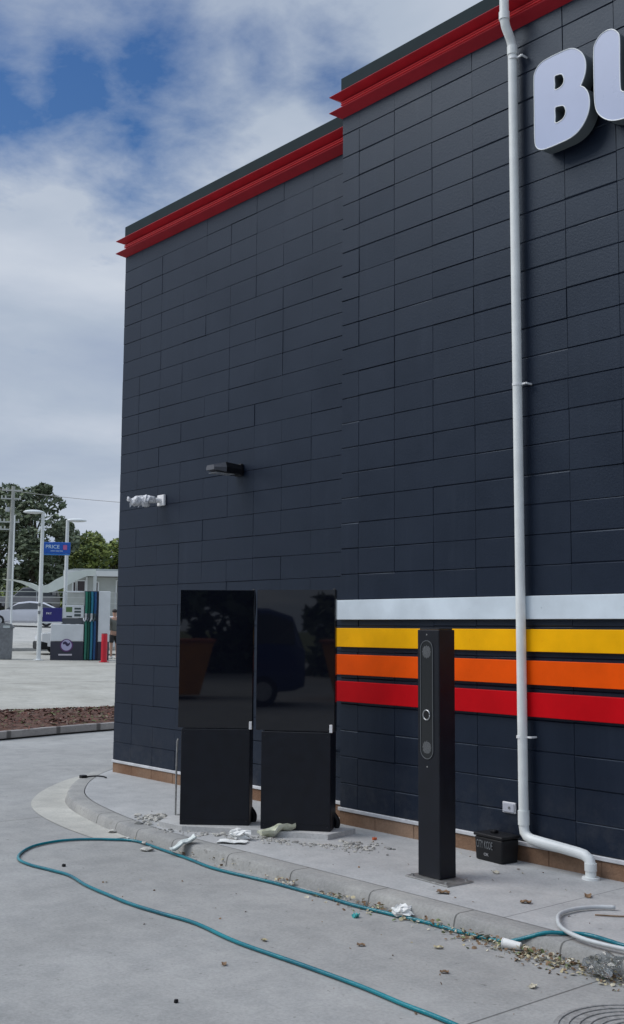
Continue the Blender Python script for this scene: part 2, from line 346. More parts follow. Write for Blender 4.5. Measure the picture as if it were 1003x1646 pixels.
# garden bed of bark between driveway and forecourt
bedn = [(-14.5+.2*3, -3), (-14.55, .0), (-14.78, 1), (-15.03, 2), (-15.2, 3), (-15.4, 4.2), (-15.7, 6), (-16.1, 9)]
bedf = [(-18.9, -3), (-18.35, 0), (-18.1, 1), (-17.9, 2), (-17.65, 3), (-17.45, 4.2), (-17.1, 6), (-16.6, 9)]
bm = B()
sweep_profile(bm, bedn, [(-.0, Zr-.02), (.0, .03), (.012, .045), (.13, .05), (.14, .04), (.14, -.05)])
obj('kerb', bm, concrete('pink_kerb', (.36, .33, .31), (.47, .44, .41), seed=2., stain=(.25, .2, .2), stainamt=.8, joints=tuple((1, y, .05) for y in (.2, 1.1, 1.97, 2.7, 3.6))), kind='structure')
bm = B(); nr = offset(bedn, -.14); rows = []
for i in range(len(nr)):
    for s_ in ([0] if i == len(nr)-1 else [j/8 for j in range(8)]):
        a = Vector(nr[i]).lerp(Vector(nr[min(i+1, len(nr)-1)]), s_); b = Vector(bedf[i]).lerp(Vector(bedf[min(i+1, len(nr)-1)]), s_)
        row = []
        for j in range(15):
            p = a.lerp(b, j/14); z = .04+.09*math.sin(math.pi*j/14)+.02*j/14+.035*noise.noise(Vector((p.x*3, p.y*3, 1)))*(0 < j < 14)
            row.append(bm.verts.new((p.x, p.y, max(z, zx(p.x)+.012))))
        rows.append(row)
for a, b in zip(rows, rows[1:]):
    for j in range(14): bm.faces.new((a[j], a[j+1], b[j+1], b[j]))
obj('garden_bed', bm, M_mulch, kind='structure', smooth=True)
bm = B()
for i in range(4200):
    t = random.random()*6; y = -1.5+t*1.1
    u = random.random(); k = min(range(len(nr)), key=lambda q: abs(nr[q][1]-y)); xa = nr[k][0]; xb = bedf[k][0]
    x = xa+(xb-xa)*(.02+.96*u); z = .05+.09*math.sin(math.pi*u)+.02*u
    z = max(z, zx(x)+.01)+.015
    Mx = Matrix.Translation((x, y, z)) @ Matrix.Rotation(random.uniform(0, 6.3), 4, 'Z') @ Matrix.Rotation(random.uniform(-.7, .7), 4, 'X') @ Matrix.Rotation(random.uniform(-.5, .5), 4, 'Y')
    l, w_ = random.uniform(.015, .055), random.uniform(.006, .016)
    vs = [bm.verts.new(Mx @ Vector(q)) for q in ((-l, -w_, 0), (l, -w_*.6, .004), (l*.8, w_, 0), (-l*.9, w_*.7, -.003))]
    f = bm.faces.new(vs); f.material_index = random.choice((0, 0, 0, 0, 0, 1, 2))
obj('bark_chips', bm, [M_bark, mat('grey_chip', (.19, .14, .11), .9), mat('green_weed', (.09, .12, .04), .9)], kind='stuff', label='reddish bark chips covering the garden bed along the driveway', cat='bark mulch')

# ------------------------------------------------------------------ the building
bld = empty('restaurant_building', (-6.5, 0, 0), label='tall dark painted block building with red cornice and coloured stripes', cat='building')
def P_(o): o.location = (6.5, 0, 0); return o      # parts are written in world metres; the building's root stands at its step corner
GX, GZ = -6.326, 5.110
def block_wall(name, x0, x1, z0, z1, y, top=None, k_=1.):
    bm = B(); rnd = random.Random(3)
    i0 = math.floor((x0-GX)/.4)-1; i1 = math.ceil((x1-GX)/.4)+1; k0 = math.floor((GZ-z1)/.2)-1; k1 = math.ceil((GZ-z0)/.2)+1
    g, dp = .0048, .007
    for k in range(k0, k1):
        for i in range(i0, i1):
            xa, xb = max(GX+.4*i, x0), min(GX+.4*(i+1), x1); zb, za = min(GZ-.2*k, z1), max(GZ-.2*(k+1), z0)
            if xb-xa < .03 or zb-za < .03: continue
            dy = rnd.gauss(0, .0012); tx = rnd.gauss(0, .0005)*min(1, k_*.8); tz = rnd.gauss(0, .0005)*min(1, k_*.8); gg = g*k_*rnd.uniform(.35, 1.45); gl = g*k_*rnd.uniform(.08, .6)
            o_ = [bm.verts.new((a, y+dp, b)) for a, b in ((xa, za), (xb, za), (xb, zb), (xa, zb))]
            n_ = [bm.verts.new((a, y+dy+sx*tx+sz*tz, b)) for a, b, sx, sz in ((xa+gl, za+gg, -1, -1), (xb-gl, za+gg*.8, 1, -1), (xb-gl, zb-gg, 1, 1), (xa+gl, zb-gg*.8, -1, 1))]
            bm.faces.new(n_)
            for j in range(4): bm.faces.new((o_[j], o_[(j+1) % 4], n_[(j+1) % 4], n_[j]))
    return P_(obj(name, bm, M_wall, bld))
XS, XL, XR = -6.526, -10.27, 9.0; YL = .19
block_wall('wall', XS, XR, .127, 5.66, 0, k_=1.35)
block_wall('wall', XL, XS, .127, 5.48, YL, k_=.75)
bm = B(); box(bm, XS+.0, XR, .014, 9, .0, 5.9); P_(obj('wall_core', bm, M_wallflat, bld))
bm = B(); box(bm, XL, XS-.003, YL+.013, 9.0, .0, 5.72); P_(obj('wall_core', bm, M_wallflat, bld))
# parapets with flat coping
for (xa, xb, y, zt) in ((XS-.0, XR, 0, 6.0), (XL, XS-.004, YL, 5.825)):
    bm = B(); box(bm, xa-.012, xb, y-.012, y+.2, zt-.125, zt, .004); box(bm, xa-.012, xa+.19, y+.203, 9, zt-.125, zt, .004)
    P_(obj('parapet', bm, M_parapet, bld))
def cornice(xa, xb, y, zt, yb):
    prof1 = [(0, zt-.115), (.078, zt-.155), (.082, zt-.160), (.078, zt-.165), (.006, zt-.200)]
    prof2 = [(0, zt-.250), (.078, zt-.292), (.082, zt-.297), (.078, zt-.302), (0, zt-.345)]
    prof = prof1+[(.004, zt-.204), (.004, zt-.246)]+prof2
    bm = B(); rings = []
    for st in range(3):
        ring = []
        for o_, z in prof:
            p = ((xb, y-o_), (xa-o_, y-o_), (xa-o_, yb))[st]; ring.append(bm.verts.new((*p, z)))
        rings.append(ring)
    for a, b in zip(rings, rings[1:]):
        for j in range(len(prof)-1): bm.faces.new((a[j], b[j], b[j+1], a[j+1]))
    c = P_(obj('cornice', bm, M_red, bld))
    bm = B()
    for dz in (.217, .236): tube(bm, [(xb, y-.018, zt-dz), (xa-.0, y-.018, zt-dz)], .0075, 8)
    obj('light_tube', bm, M_redtube, c)
cornice(XS, XR, 0, 6.0, 1.2); cornice(XL, XS-.005, YL, 5.825, 3)
# bare footing course under the painted wall, with its pale flashing
for (xa, xb, y) in ((XS, XR, 0), (XL, XS-.004, YL)):
    bm = B(); n = int((xb-xa)/.4)
    for i in range(n+1):
        a = xa+i*(xb-xa)/(n+1); b = xa+(i+1)*(xb-xa)/(n+1); d = random.uniform(-.004, .004)
        box(bm, a+.0008, b-.0008, y-.004+d*.5, y+.012, -.01, .098, .003, 1)
    P_(obj('footing_course', bm, M_clay, bld))
    bm = B(); box(bm, xa-.01, xb, y-.016, y+.008, .100, .126, .003, 1); P_(obj('flashing', bm, M_sill, bld))
bm = B(); box(bm, XS-.008, XS-.0, .0, YL-.016, .1, .126); P_(obj('flashing', bm, M_sill, bld))
bm = B(); box(bm, XS, XS+.012, .0125, YL, .0, .1); P_(obj('footing_course', bm, M_clay, bld))
for nm, z0, z1, mt in (('white_stripe', 1.558, 1.710, M_white), ('yellow_stripe', 1.348, 1.493, M_yel), ('orange_stripe', 1.135, 1.290, M_org), ('red_stripe', .930, 1.085, M_redb)):
    bm = B(); edges = [XS-.012, -4.72+.01*random.random(), XR]
    for a, b in zip(edges, edges[1:]): box(bm, a+(.0015 if a > -6 else 0), b, -.030, -.001, z0, z1, .003, 2)
    sb = P_(obj('stripe_board', bm, mt, bld, label=nm.replace('_', ' ')+' board across the dark wall'))
    for k in range(9):
        x_ = XS+.12+k*.62
        bm = B(); cyl(bm, (x_, -.0302, (z0+z1)/2), (x_, -.0318, (z0+z1)/2), .004, n=8); obj('rivet', bm, mt, sb)

# downpipe
dp = empty('downpipe', (-4.7, -.06, 0), label='pale grey plastic downpipe running down the dark wall and turning along its foot', cat='downpipe')
def Pd(o): o.location = (4.7, .06, 0); return o
r_ = .032
bm = B(); tube(bm, [(-4.70, -.145, 7.2), (-4.70, -.145, 5.70), (-4.70, -.143, 5.665), (-4.70, -.13, 5.62), (-4.70, -.085, 5.555), (-4.70, -.066, 5.51), (-4.70, -.062, 5.47), (-4.693, -.062, 3.1), (-4.685, -.062, .29)], r_, 20)
Pd(obj('upright_pipe', bm, M_pvc, dp, smooth=40))
bm = B(); tube(bm, [(-4.685, -.062, .29), (-4.684, -.062, .235), (-4.678, -.063, .20), (-4.655, -.064, .175), (-4.62, -.066, .163), (-4.25, -.085, .140), (-4.20, -.088, .134), (-4.165, -.09, .115), (-4.155, -.092, .085), (-4.154, -.093, .0)], r_+.001, 20)
Pd(obj('foot_bend', bm, M_pvc, dp, smooth=40))
for nm, a, b in (('collar', (-4.70, -.145, 5.72), (-4.70, -.145, 5.665)), ('collar', (-4.70, -.062, 5.5), (-4.70, -.062, 5.44)), ('collar', (-4.685, -.062, .335), (-4.685, -.062, .245)), ('collar', (-4.154, -.093, .095), (-4.154, -.093, .05))):
    bm = B(); cyl(bm, a, b, r_+.005, n=24); Pd(obj(nm, bm, M_pvc, dp, smooth=40))
bm = B(); cyl(bm, (-4.154, -.093, .014), (-4.154, -.093, .0), r_+.02, r_+.022, n=24); Pd(obj('ground_flange', bm, M_pvc, dp, smooth=40))
for z in (5.41, 3.12, .80):
    bm = B(); cyl(bm, (-4.693, -.062, z-.008), (-4.693, -.062, z+.008), r_+.003, n=24); box(bm, -4.665, -4.615, -.062, -.052, z-.006, z+.006, .002); box(bm, -4.627, -4.617, -.052, .0, z-.006, z+.006, .002)
    cyl(bm, (-4.625, -.070, z), (-4.625, -.06, z), .005, n=8); Pd(obj('bracket', bm, mat('white_bracket', (.75, .77, .78), .35), dp, smooth=40))

# sign letters
def letter(name, outline, holes, label):
    o = empty(name, (outline[0][0], -.03, outline[0][1]), label=label, cat='sign letter', group='white letters of the wall sign')
    off = Vector(outline[0])
    f = lambda d0: (lambda u, v, w_: (u-off.x, -(d0+w_), v-off.y))
    bm = B(); prism(bm, outline, f(.0), .092, holes); obj('return', bm, mat('letter_return', (.12, .14, .15), .45), o)
    # thin raised rim plus the face
    bm = B(); prism(bm, outline, f(.0925), .008, holes); obj('face', bm, mat('letter_face', (.37, .43, .60), .3, var=.03, vscale=3), o)
    bm = B()
    for lp in [outline]+list(holes):
        tube_pts = [Vector((u-off.x, -.1005, v-off.y)) for u, v in lp]; tube_pts.append(tube_pts[0]); tube(bm, tube_pts, .0035, 6)
    obj('trim', bm, mat('letter_trim', (.80, .84, .86), .35), o)
    for du, dv in ((.06, -.1), (.035, -.2)):
        bm = B(); cyl(bm, (du, .03, dv), (du, 0, dv), .01, n=8); obj('stud', bm, M_grey, o)
    return o
Bo = closed_round([(-4.464, 4.95), (-4.464, 5.14), (-4.457, 5.19), (-4.43, 5.225), (-4.39, 5.244), (-4.33, 5.25), (-4.25, 5.25), (-4.18, 5.246), (-4.13, 5.226), (-4.085, 5.185), (-4.058, 5.135), (-4.05, 5.08), (-4.06, 5.02), (-4.088, 4.968), (-4.092, 4.960), (-4.066, 4.94), (-4.038, 4.895), (-4.027, 4.84), (-4.032, 4.785), (-4.05, 4.738), (-4.085, 4.692), (-4.13, 4.660), (-4.19, 4.642), (-4.27, 4.637), (-4.36, 4.636), (-4.41, 4.642), (-4.443, 4.662), (-4.461, 4.70), (-4.465, 4.78)], 3)
Bh = [closed_round([(-4.295, 5.012), (-4.295, 5.05), (-4.295, 5.103), (-4.262, 5.105), (-4.235, 5.094), (-4.221, 5.06), (-4.226, 5.03), (-4.25, 5.012)], 3), closed_round([(-4.295, 4.784), (-4.295, 4.83), (-4.295, 4.887), (-4.258, 4.888), (-4.226, 4.876), (-4.211, 4.84), (-4.218, 4.808), (-4.245, 4.786)], 3)]
letter('sign_letter', Bo[::-1], Bh, 'big white letter B with rounded corners on the dark wall beside the downpipe')
Ul = [(-3.895, 5.247), (-3.94, 5.235), (-3.975, 5.20), (-3.988, 5.15), (-3.990, 4.95), (-3.988, 4.82), (-3.972, 4.745), (-3.928, 4.688), (-3.865, 4.648), (-3.79, 4.632), (-3.765, 4.631)]
Ui = [(-3.77, 4.800), (-3.79, 4.812), (-3.799, 4.845), (-3.799, 5.0), (-3.796, 5.16), (-3.812, 5.205), (-3.85, 5.240)]
mir = lambda L: [(-3.765*2-a, b) for a, b in L][::-1]
Uo = closed_round(Ul[:-1]+mir(Ul[:-1])+mir(Ui)+Ui, 3)
letter('sign_letter', Uo, [], 'big white letter U cut by the right edge of the picture')

# camera wrapped in plastic
cc = empty('security_camera', (-9.43, YL-.001, 2.755), label='white security camera wrapped in plastic near the left corner of the wall', cat='camera')
M_wrap = mat('clear_plastic_wrap', (.66, .67, .70), .35, var=.25, vscale=40, bump=.8, bscale=45, bdist=.02)
bm = B(); box(bm, -.06, .06, -.028, 0, -.055, .055, .006); obj('mounting_plate', bm, M_tab, cc)
bm = B(); cyl(bm, (0, -.028, 0), (-.01, -.10, -.005), .026, n=14); cyl(bm, (-.01, -.10, -.005), (-.03, -.17, -.012), .022, .03, n=14); obj('arm', bm, M_tab, cc, smooth=40)
bm = B(); tube(bm, [(0, -.09, .005), (-.03, -.14, .0), (-.05, -.16, -.012), (-.07, -.19, -.004), (-.09, -.23, -.012), (-.11, -.27, -.014), (-.125, -.30, -.004), (-.135, -.325, .0)], .04, 14, 4, taper=lambda t: .035+.024*math.sin(math.pi*min(1, t*1.2))-.02*t*t*t-.008*math.sin(t*17))
for v in bm.verts:
    n_ = noise.noise_vector(v.co*22); v.co += n_*.018
obj('wrapped_body', bm, M_wrap, cc, smooth=True)
bm = B()
for k in range(4):
    a = Vector((-.04-.02*k, -.16-.035*k, -.045)); vs = [bm.verts.new(a+Vector(q)) for q in ((0, 0, .012), (-.03, -.04, .012), (-.035, -.03, -.03-.008*(k % 2)))]; bm.faces.new(vs)
obj('plastic_tail', bm, M_wrap, cc)
# wall flood light
fl = empty('wall_light', (-8.13, YL-.001, 2.93), label='dark hooded flood light sticking out of the wall above the order screens', cat='wall light')
bm = B(); box(bm, -.05, .05, -.03, 0, -.06, .05, .006); obj('mounting_plate', bm, M_blackmatt, fl)
bm = B(); cyl(bm, (0, -.03, -.01), (-.01, -.12, .01), .024, n=12); obj('arm', bm, M_blackmatt, fl, smooth=40)
def nose(y0, y1, hx0, hx1, zt0, zt1, zb0, zb1, m_, name):
    bm = B(); rg = []
    for y_, hx, a, b in ((y0, hx0, zt0, zb0), (y1, hx1, zt1, zb1)):
        rg.append([bm.verts.new((u, y_, v)) for u, v in ((-hx, b), (hx, b), (hx*1.05, (a+b)/2), (hx*.8, a), (-hx*.8, a), (-hx*1.05, (a+b)/2))])
    for k in range(6): bm.faces.new((rg[0][k], rg[0][(k+1) % 6], rg[1][(k+1) % 6], rg[1][k]))
    bm.faces.new(rg[0]); bm.faces.new(rg[1])
    return obj(name, bm, m_, fl)
nose(-.031, -.21, .075, .085, .035, .045, -.052, -.048, M_blackmatt, 'lamp_body')
nose(-.212, -.335, .083, .06, .043, .012, -.046, -.032, mat('lamp_grey', (.10, .105, .12), .4), 'lamp_hood')
bm = B(); box(bm, -.06, .06, -.31, -.10, -.058, -.0525, .002); obj('lens', bm, mat('lamp_lens', (.32, .33, .34), .2), fl)
# small tap, wall switch
tp = empty('wall_tap', (-6.80, YL, .52), label='tiny hose tap on the wall beside the right order screen', cat='tap')
bm = B(); cyl(bm, (0, 0, 0), (0, -.06, 0), .011, n=12); cyl(bm, (0, -.05, 0), (-.0, -.075, -.035), .010, n=12); obj('spout', bm, M_galv, tp, smooth=40)
bm = B(); box(bm, -.02, .02, -.055, -.035, .012, .022, .003); obj('handle', bm, M_tab, tp)
sw = empty('outdoor_socket', (-4.845, -.001, .328), label='small white socket plate on the wall above the black box', cat='socket')
bm = B(); box(bm, -.055, .055, -.016, 0, -.036, .036, .006, 3); obj('plate', bm, mat('socket_white', (.6, .61, .64), .35), sw)
bm = B(); box(bm, -.047, .047, -.021, -.0165, -.028, .028, .003); obj('cover', bm, mat('socket_cover', (.44, .46, .52), .2), sw)
bm = B(); box(bm, .0, .016, -.026, -.0215, -.006, .010, .002); obj('latch', bm, M_grey, sw)

# black box by the wall
bx = empty('bait_box', (-4.875, -.115, 0), R(-6), label='black lockable plastic box with raised lettering standing at the foot of the wall', cat='box')
bm = B(); vs = box(bm, -.118, .135, -.075, .075, .0, .15, .012, 3)
for v in bm.verts:
    t = v.co.z/.15; v.co.x *= .96+.06*t; v.co.y *= .96+.06*t
obj('body', bm, M_blackmatt, bx, smooth=40)
bm = B(); box(bm, -.126, .143, -.082, .082, .151, .172, .008, 3); box(bm, -.03, .01, -.02, .02, .172, .192, .006); obj('lid', bm, M_blackmatt, bx, smooth=40)
M_emb = mat('worn_lettering', (.13, .14, .15), .5, var=.4, vscale=60)
text_mesh('lettering', 'CITY KODE', .070, M_emb, bx, Matrix.Translation((-.098, -.0795, .080)) @ UPRIGHT, sx=.42)
text_mesh('lettering', 'OK', .026, mat('badge_white', (.35, .36, .38), .5), bx, Matrix.Translation((-.03, -.0785, .035)) @ UPRIGHT, sx=1.2)

# ------------------------------------------------------------------ order screens on their plinth
pl = B(); a0, a1 = Vector((-7.235, -1.235)), Vector((-6.955, -1.137)); pts = [(-7.26, -1.17), (-6.99, -1.14), (-6.54, -.81), (-6.07, -.52), (-6.13, -.20), (-6.75, -.42), (-7.15, -.72), (-7.45, -.95)]
f = pl.faces.new([pl.verts.new((*p, .038)) for p in pts]); r = bmesh.ops.extrude_face_region(pl, geom=[f]); bmesh.ops.translate(pl, verts=[v for v in r['geom'] if isinstance(v, bmesh.types.BMVert)], vec=(0, 0, -.045))
tag(obj('concrete_plinth', pl, concrete('plinth_concrete', (.46, .46, .45), (.58, .58, .57), seed=9., stainamt=.4)), 'low pale concrete plinth under the two black order screens', 'plinth')
def kiosk(px, py, ang, label, xl=0., xr=0.):
    o = empty('order_screen', (px, py, .038), ang, label=label, cat='menu board', group='order screens on the concrete plinth')
    W, D = .53, .21
    bm = B(); box(bm, .006, W-.006, .0, D, .0, .700, .006, 3)
    obj('cabinet', bm, M_blackmetal, o)
    bm = B(); tube(bm, [(W-.02, D-.03, .10), (W+.0, D-.03, .075), (W+.012, D-.03, .05), (W+.012, D-.03, .02), (W-.0, D-.03, .0)], .02, 10, 3); obj('foot', bm, M_blackmatt, o, smooth=40)
    bm = B(); box(bm, -.018-xl, W+.010+xr, .022, .085, .706, 1.735, .006, 3); obj('screen_housing', bm, mat('gloss_black', (.005, .005, .006), .12), o)
    bm = B(); box(bm, -.020-xl, W+.006+xr, .006, .0215, .708, 1.734, .0015); obj('screen_glass', bm, M_glass, o)
    bm = B(); box(bm, W-.016, W+.006, -.006, .0045, .700, .758, .003); obj('corner_tab', bm, M_tab, o)
    for x_, z_ in ((.03, .03), (W-.03, .03), (.03, .67), (W-.03, .67)):
        bm = B(); cyl(bm, (x_, .0, z_), (x_, -.002, z_), .0045, n=10); obj('screw', bm, mat('dark_screw', (.05, .05, .055), .35, metal=.8), o)
    bm = B(); box(bm, .012, W-.012, -.0012, .0005, .045, .6965, .001); obj('access_panel', bm, M_blackmetal, o)
    bm = B(); tube(bm, [(W-.0, .09, 1.50), (W+.004, .11, 1.6), (W+.002, .11, 1.70), (W-.004, .09, 1.742)], .010, 8, 4); obj('lifting_loop', bm, M_blackmatt, o, smooth=40)
    return o
kiosk(-7.055, -1.126, R(46.4), 'left of the two black glass order screens')
kiosk(-6.545, -.765, R(38.), 'right of the two black glass order screens, nearer the coloured stripes', .018, .012)
rd = B(); tube(rd, [(-7.622, -.78, 0), (-7.622, -.78, .3), (-7.618, -.778, .575), (-7.612, -.775, .60)], .0075, 10)
tag(obj('steel_rod', rd, M_galv, smooth=40), 'thin steel rod standing upright beside the left order screen', 'rod')

# ------------------------------------------------------------------ intercom post
ip = empty('intercom_post', (-4.7575, -.792, 0), R(-3), label='black square intercom post on a steel base plate', cat='intercom post')
bm = B(); box(bm, -.140, .222, -.130, .085, .0, .010, .002); obj('base_plate', bm, M_galv, ip)
for sx, sy in ((-1, -1), (1, -1), (1, 1), (-1, 1)):
    bm = B(); cyl(bm, (sx*.145+.04, sy*.082-.022, .010), (sx*.145+.04, sy*.082-.022, .022), .009, n=6); obj('anchor_bolt', bm, M_galv, ip)
bm = B(); box(bm, -.095, .095, -.0675, .0675, .0105, 1.485, .006, 3); obj('column', bm, M_blackmetal, ip)
XC = -.010
bm = B(); o_ = rrect(XC-.056, XC+.056, .705, 1.42, .0555, 10); i_ = rrect(XC-.0515, XC+.0515, .7095, 1.4155, .051, 10)
prism(bm, o_, lambda u, v, w_: (u, -.068-w_, v), .0045, [i_]); obj('faceplate_rim', bm, mat('dark_steel_trim', (.16, .17, .18), .3, metal=.6), ip)
bm = B(); prism(bm, i_, lambda u, v, w_: (u, -.0678-w_, v), .002); obj('faceplate', bm, mat('faceplate_black', (.008, .010, .012), .3), ip)
for z in (1.350, .775):
    bm = B()
    for a in range(-6, 7):
        for b in range(-6, 7):
            if a*a+b*b <= 36: cyl(bm, (XC+a*.0062, -.0699, z+b*.0062), (XC+a*.0062, -.0712, z+b*.0062), .0023, n=6)
    obj('speaker_grille', bm, mat('grille_grey', (.20, .21, .22), .5), ip)
t_ = [(XC+.029*math.cos(2*math.pi*k/24), -.073, .969+.029*math.sin(2*math.pi*k/24)) for k in range(25)]
bm = B(); tube(bm, t_, .005, 8); obj('call_button_ring', bm, mat('button_steel', (.36, .37, .38), .3, metal=.8), ip, smooth=True)
bm = B(); cyl(bm, (XC, -.0695, .969), (XC, -.0755, .969), .021, n=20); obj('call_button', bm, M_blackmatt, ip, smooth=40)
bm = B(); box(bm, -.085, .085, -.058, .058, 1.4852, 1.492, .003); obj('cap', bm, M_blackmetal, ip)
for z in (1.455, .66):
    bm = B(); cyl(bm, (XC, -.0677, z), (XC, -.0695, z), .005, n=10); obj('screw', bm, M_galv, ip)

# ------------------------------------------------------------------ hose and conduit
zg = Zr+.012; zk = .014
hp = [(-2.6, -2.50), (-3.14, -2.43), (-3.41, -2.42), (-3.7, -2.40), (-4.1, -2.40), (-4.59, -2.41), (-5.01, -2.37), (-5.31, -2.40), (-5.59, -2.42), (-5.86, -2.41), (-6.15, -2.39), (-6.45, -2.34), (-6.67, -2.36), (-6.89, -2.39), (-7.1, -2.37), (-7.29, -2.26), (-7.45, -2.09), (-7.51, -1.91), (-7.5, -1.77), (-7.44, -1.65), (-7.34, -1.54), (-7.17, -1.42), (-6.81, -1.44), (-6.39, -1.475), (-6.12, -1.51), (-5.9, -1.505), (-5.71, -1.485), (-5.51, -1.465), (-5.29, -1.46), (-5.04, -1.45), (-4.77, -1.455), (-4.50, -1.43), (-4.29, -1.405), (-4.12, -1.405), (-3.95, -1.40), (-3.85, -1.395)]
H = [(x, y, zg) for x, y in hp]+[(-3.72, -1.385, -.05), (-3.62, -1.36, -.015), (-3.54, -1.315, zk+.002), (-3.48, -1.24, zk), (-3.42, -1.185, zk), (-3.35, -1.175, zk), (-3.26, -1.185, zk), (-3.16, -1.195, zk), (-2.9, -1.16, zk), (-2.3, -1.0, zk)]
bm = B(); tube(bm, H, .0098, 10, 6)
tag(obj('garden_hose', bm, M_hose, smooth=True), 'teal garden hose looping over the concrete driveway and along the kerb', 'hose')
W_ = [(-3.80, -.80), (-3.78, -.86), (-3.745, -.97), (-3.66, -1.11), (-3.57, -1.205), (-3.47, -1.265), (-3.36, -1.31), (-3.26, -1.325), (-3.17, -1.32), (-2.9, -1.28), (-2.3, -1.15)]
W_ = [(-3.62, -.62), (-3.68, -.68), (-3.72, -.76), (-3.735, -.85), (-3.72, -.96), (-3.63, -1.10), (-3.54, -1.20), (-3.45, -1.26), (-3.34, -1.30), (-3.25, -1.31), (-3.12, -1.30), (-2.8, -1.25), (-2.2, -1.1)]
bm = B(); tube(bm, [(x, y, .017 if i < 5 else .030) for i, (x, y) in enumerate(W_)], .0108, 14, 6)
tag(obj('white_conduit', bm, M_hosewhite, smooth=True), 'white plastic conduit lying bent on the footpath under the hose', 'conduit')
bm = B(); tube(bm, [(-3.62, -.80, .006), (-3.5, -.70, .006), (-3.42, -.55, .006), (-3.36, -.50, .006)], .004, 6, 5)
tag(obj('twig', bm, M_leaf[1], smooth=True), 'thin brown twig on the footpath beside the white conduit', 'twig')

# manhole cover
mh = empty('manhole_cover', (-2.60, -1.92, Zr), label='round ribbed manhole cover in the driveway at the bottom right', cat='manhole cover')
M_iron = mat('worn_iron', (.25, .25, .245), .8, var=.25, vscale=30, bump=.4, bscale=90)
bm = B(); cyl(bm, (0, 0, .0), (0, 0, .005), .345, n=64); obj('frame', bm, M_iron, mh)
for k, rr in enumerate((.325, .285, .245, .205, .165, .125, .085)):
    bm = B(); t_ = [(rr*math.cos(2*math.pi*i/56), rr*math.sin(2*math.pi*i/56), .007) for i in range(57)]; tube(bm, t_, .0036, 6); obj('ring', bm, M_iron, mh, smooth=True)

# ------------------------------------------------------------------ litter
def crumple(name, x, y, z, sx, sy, sz, m_, label, cat, rz=0., seed=0, n=3, amp=.35, rx=0.):
    bm = B(); bmesh.ops.create_icosphere(bm, subdivisions=n, radius=1)
    for v in bm.verts:
        q = noise.noise_vector(v.co*2.3+Vector((seed*3.1, seed, 0))); q2 = noise.noise_vector(v.co*6+Vector((seed, 0, 5)))
        v.co = v.co*(1+amp*q.x)+q*amp*.5+q2*amp*.25
    for v in bm.verts: v.co = Vector((v.co.x*sx, v.co.y*sy, v.co.z*sz))
    zmin = min(v.co.z for v in bm.verts)
    for v in bm.verts: v.co.z -= zmin
    o = obj(name, bm, m_, smooth=False); o.location = (x, y, z); o.rotation_euler = (rx, 0, rz)
    return tag(o, label, cat)
def flat_piece(name, x, y, z, w_, l, t, m_, label, cat, rz=0., rx=0., ry=0., curl=.0, jag=.15, seed=1):
    rnd = random.Random(seed); bm = B(); nx, ny = 6, 8; g = []
    for i in range(nx+1):
        g.append([bm.verts.new(((i/nx-.5)*w_*(1+rnd.uniform(-jag, jag)*.4), (j/ny-.5)*l*(1+rnd.uniform(-jag, jag)*.2), curl*((i/nx-.5)**2*2+math.sin(j*1.3+seed)*.25)*w_+rnd.uniform(-1, 1)*t*.6)) for j in range(ny+1)])
    for i in range(nx):
        for j in range(ny): bm.faces.new((g[i][j], g[i+1][j], g[i+1][j+1], g[i][j+1]))
    r = bmesh.ops.extrude_face_region(bm, geom=bm.faces[:]); bmesh.ops.translate(bm, verts=[v for v in r['geom'] if isinstance(v, bmesh.types.BMVert)], vec=(0, 0, t))
    o = obj(name, bm, m_); o.location = (x, y, z); o.rotation_euler = (rx, ry, rz); return tag(o, label, cat)
M_milky = mat('milky_plastic', (.55, .60, .58), .35, var=.15, vscale=30)
M_yg = mat('yellowish_plastic', (.50, .52, .36), .4, col2=(.66, .67, .55), vscale=18)
flat_piece('plastic_sheet_piece', -6.575, -1.40, -.005, .085, .19, .008, M_milky, 'pale plastic offcut leaning on the kerb in front of the left screen', 'offcut', rz=R(-22), rx=R(24), curl=.3, seed=3)
flat_piece('paper_scrap', -6.40, -1.115, .006, .10, .21, .004, M_paper, 'flat white paper scrap on the kerb top before the left screen', 'paper', rz=R(-52), curl=.1, seed=5)
crumple('crumpled_paper', -6.47, -1.00, .0, .075, .05, .035, M_paper, 'crumpled pale paper behind the flat paper scrap', 'paper', rz=R(30), seed=4, amp=.55)
flat_piece('drink_carton', -6.39, -.72, .03, .085, .27, .022, M_yg, 'yellowish flattened carton leaning on the plinth of the right screen', 'carton', rz=R(-12), rx=R(11), curl=.55, seed=8)
flat_piece('foam_chip', -6.185, -.565, .004, .028, .035, .018, M_paper, 'tiny white foam chip beside the plinth', 'chip', seed=9)
flat_piece('orange_scrap', -5.87, -.255, .003, .02, .028, .012, mat('orange_scrap', (.55, .12, .04), .6), 'tiny orange scrap on the footpath by the bare footing', 'scrap', seed=10)
crumple('crumpled_bag', -4.44, -1.405, Zr, .055, .045, .032, M_paper, 'crumpled white bag lying against the kerb in front of the intercom post', 'bag', seed=12, amp=.6, rz=.4)
cu = empty('paper_cup', (-3.665, -1.41, Zr+.026), R(20), label='white cup lying on its side in the leaves under the hose', cat='cup')
bm = B(); cyl(bm, (-.05, 0, 0), (.04, .0, -.004), .024, .018, n=20); obj('cup_body', bm, M_paper, cu, smooth=40)
bm = B(); t_ = [(-.051, .024*math.cos(2*math.pi*k/20), .024*math.sin(2*math.pi*k/20)) for k in range(21)]; tube(bm, t_, .0025, 6); obj('rim', bm, M_tab, cu, smooth=True)
crumple('clear_plastic_bag', -3.13, -1.44, Zr, .075, .06, .05, mat('clear_film', (.5, .52, .52), .15, trans=.85), 'clear crumpled plastic bag at the right end of the leaf litter', 'plastic bag', seed=15, amp=.55)
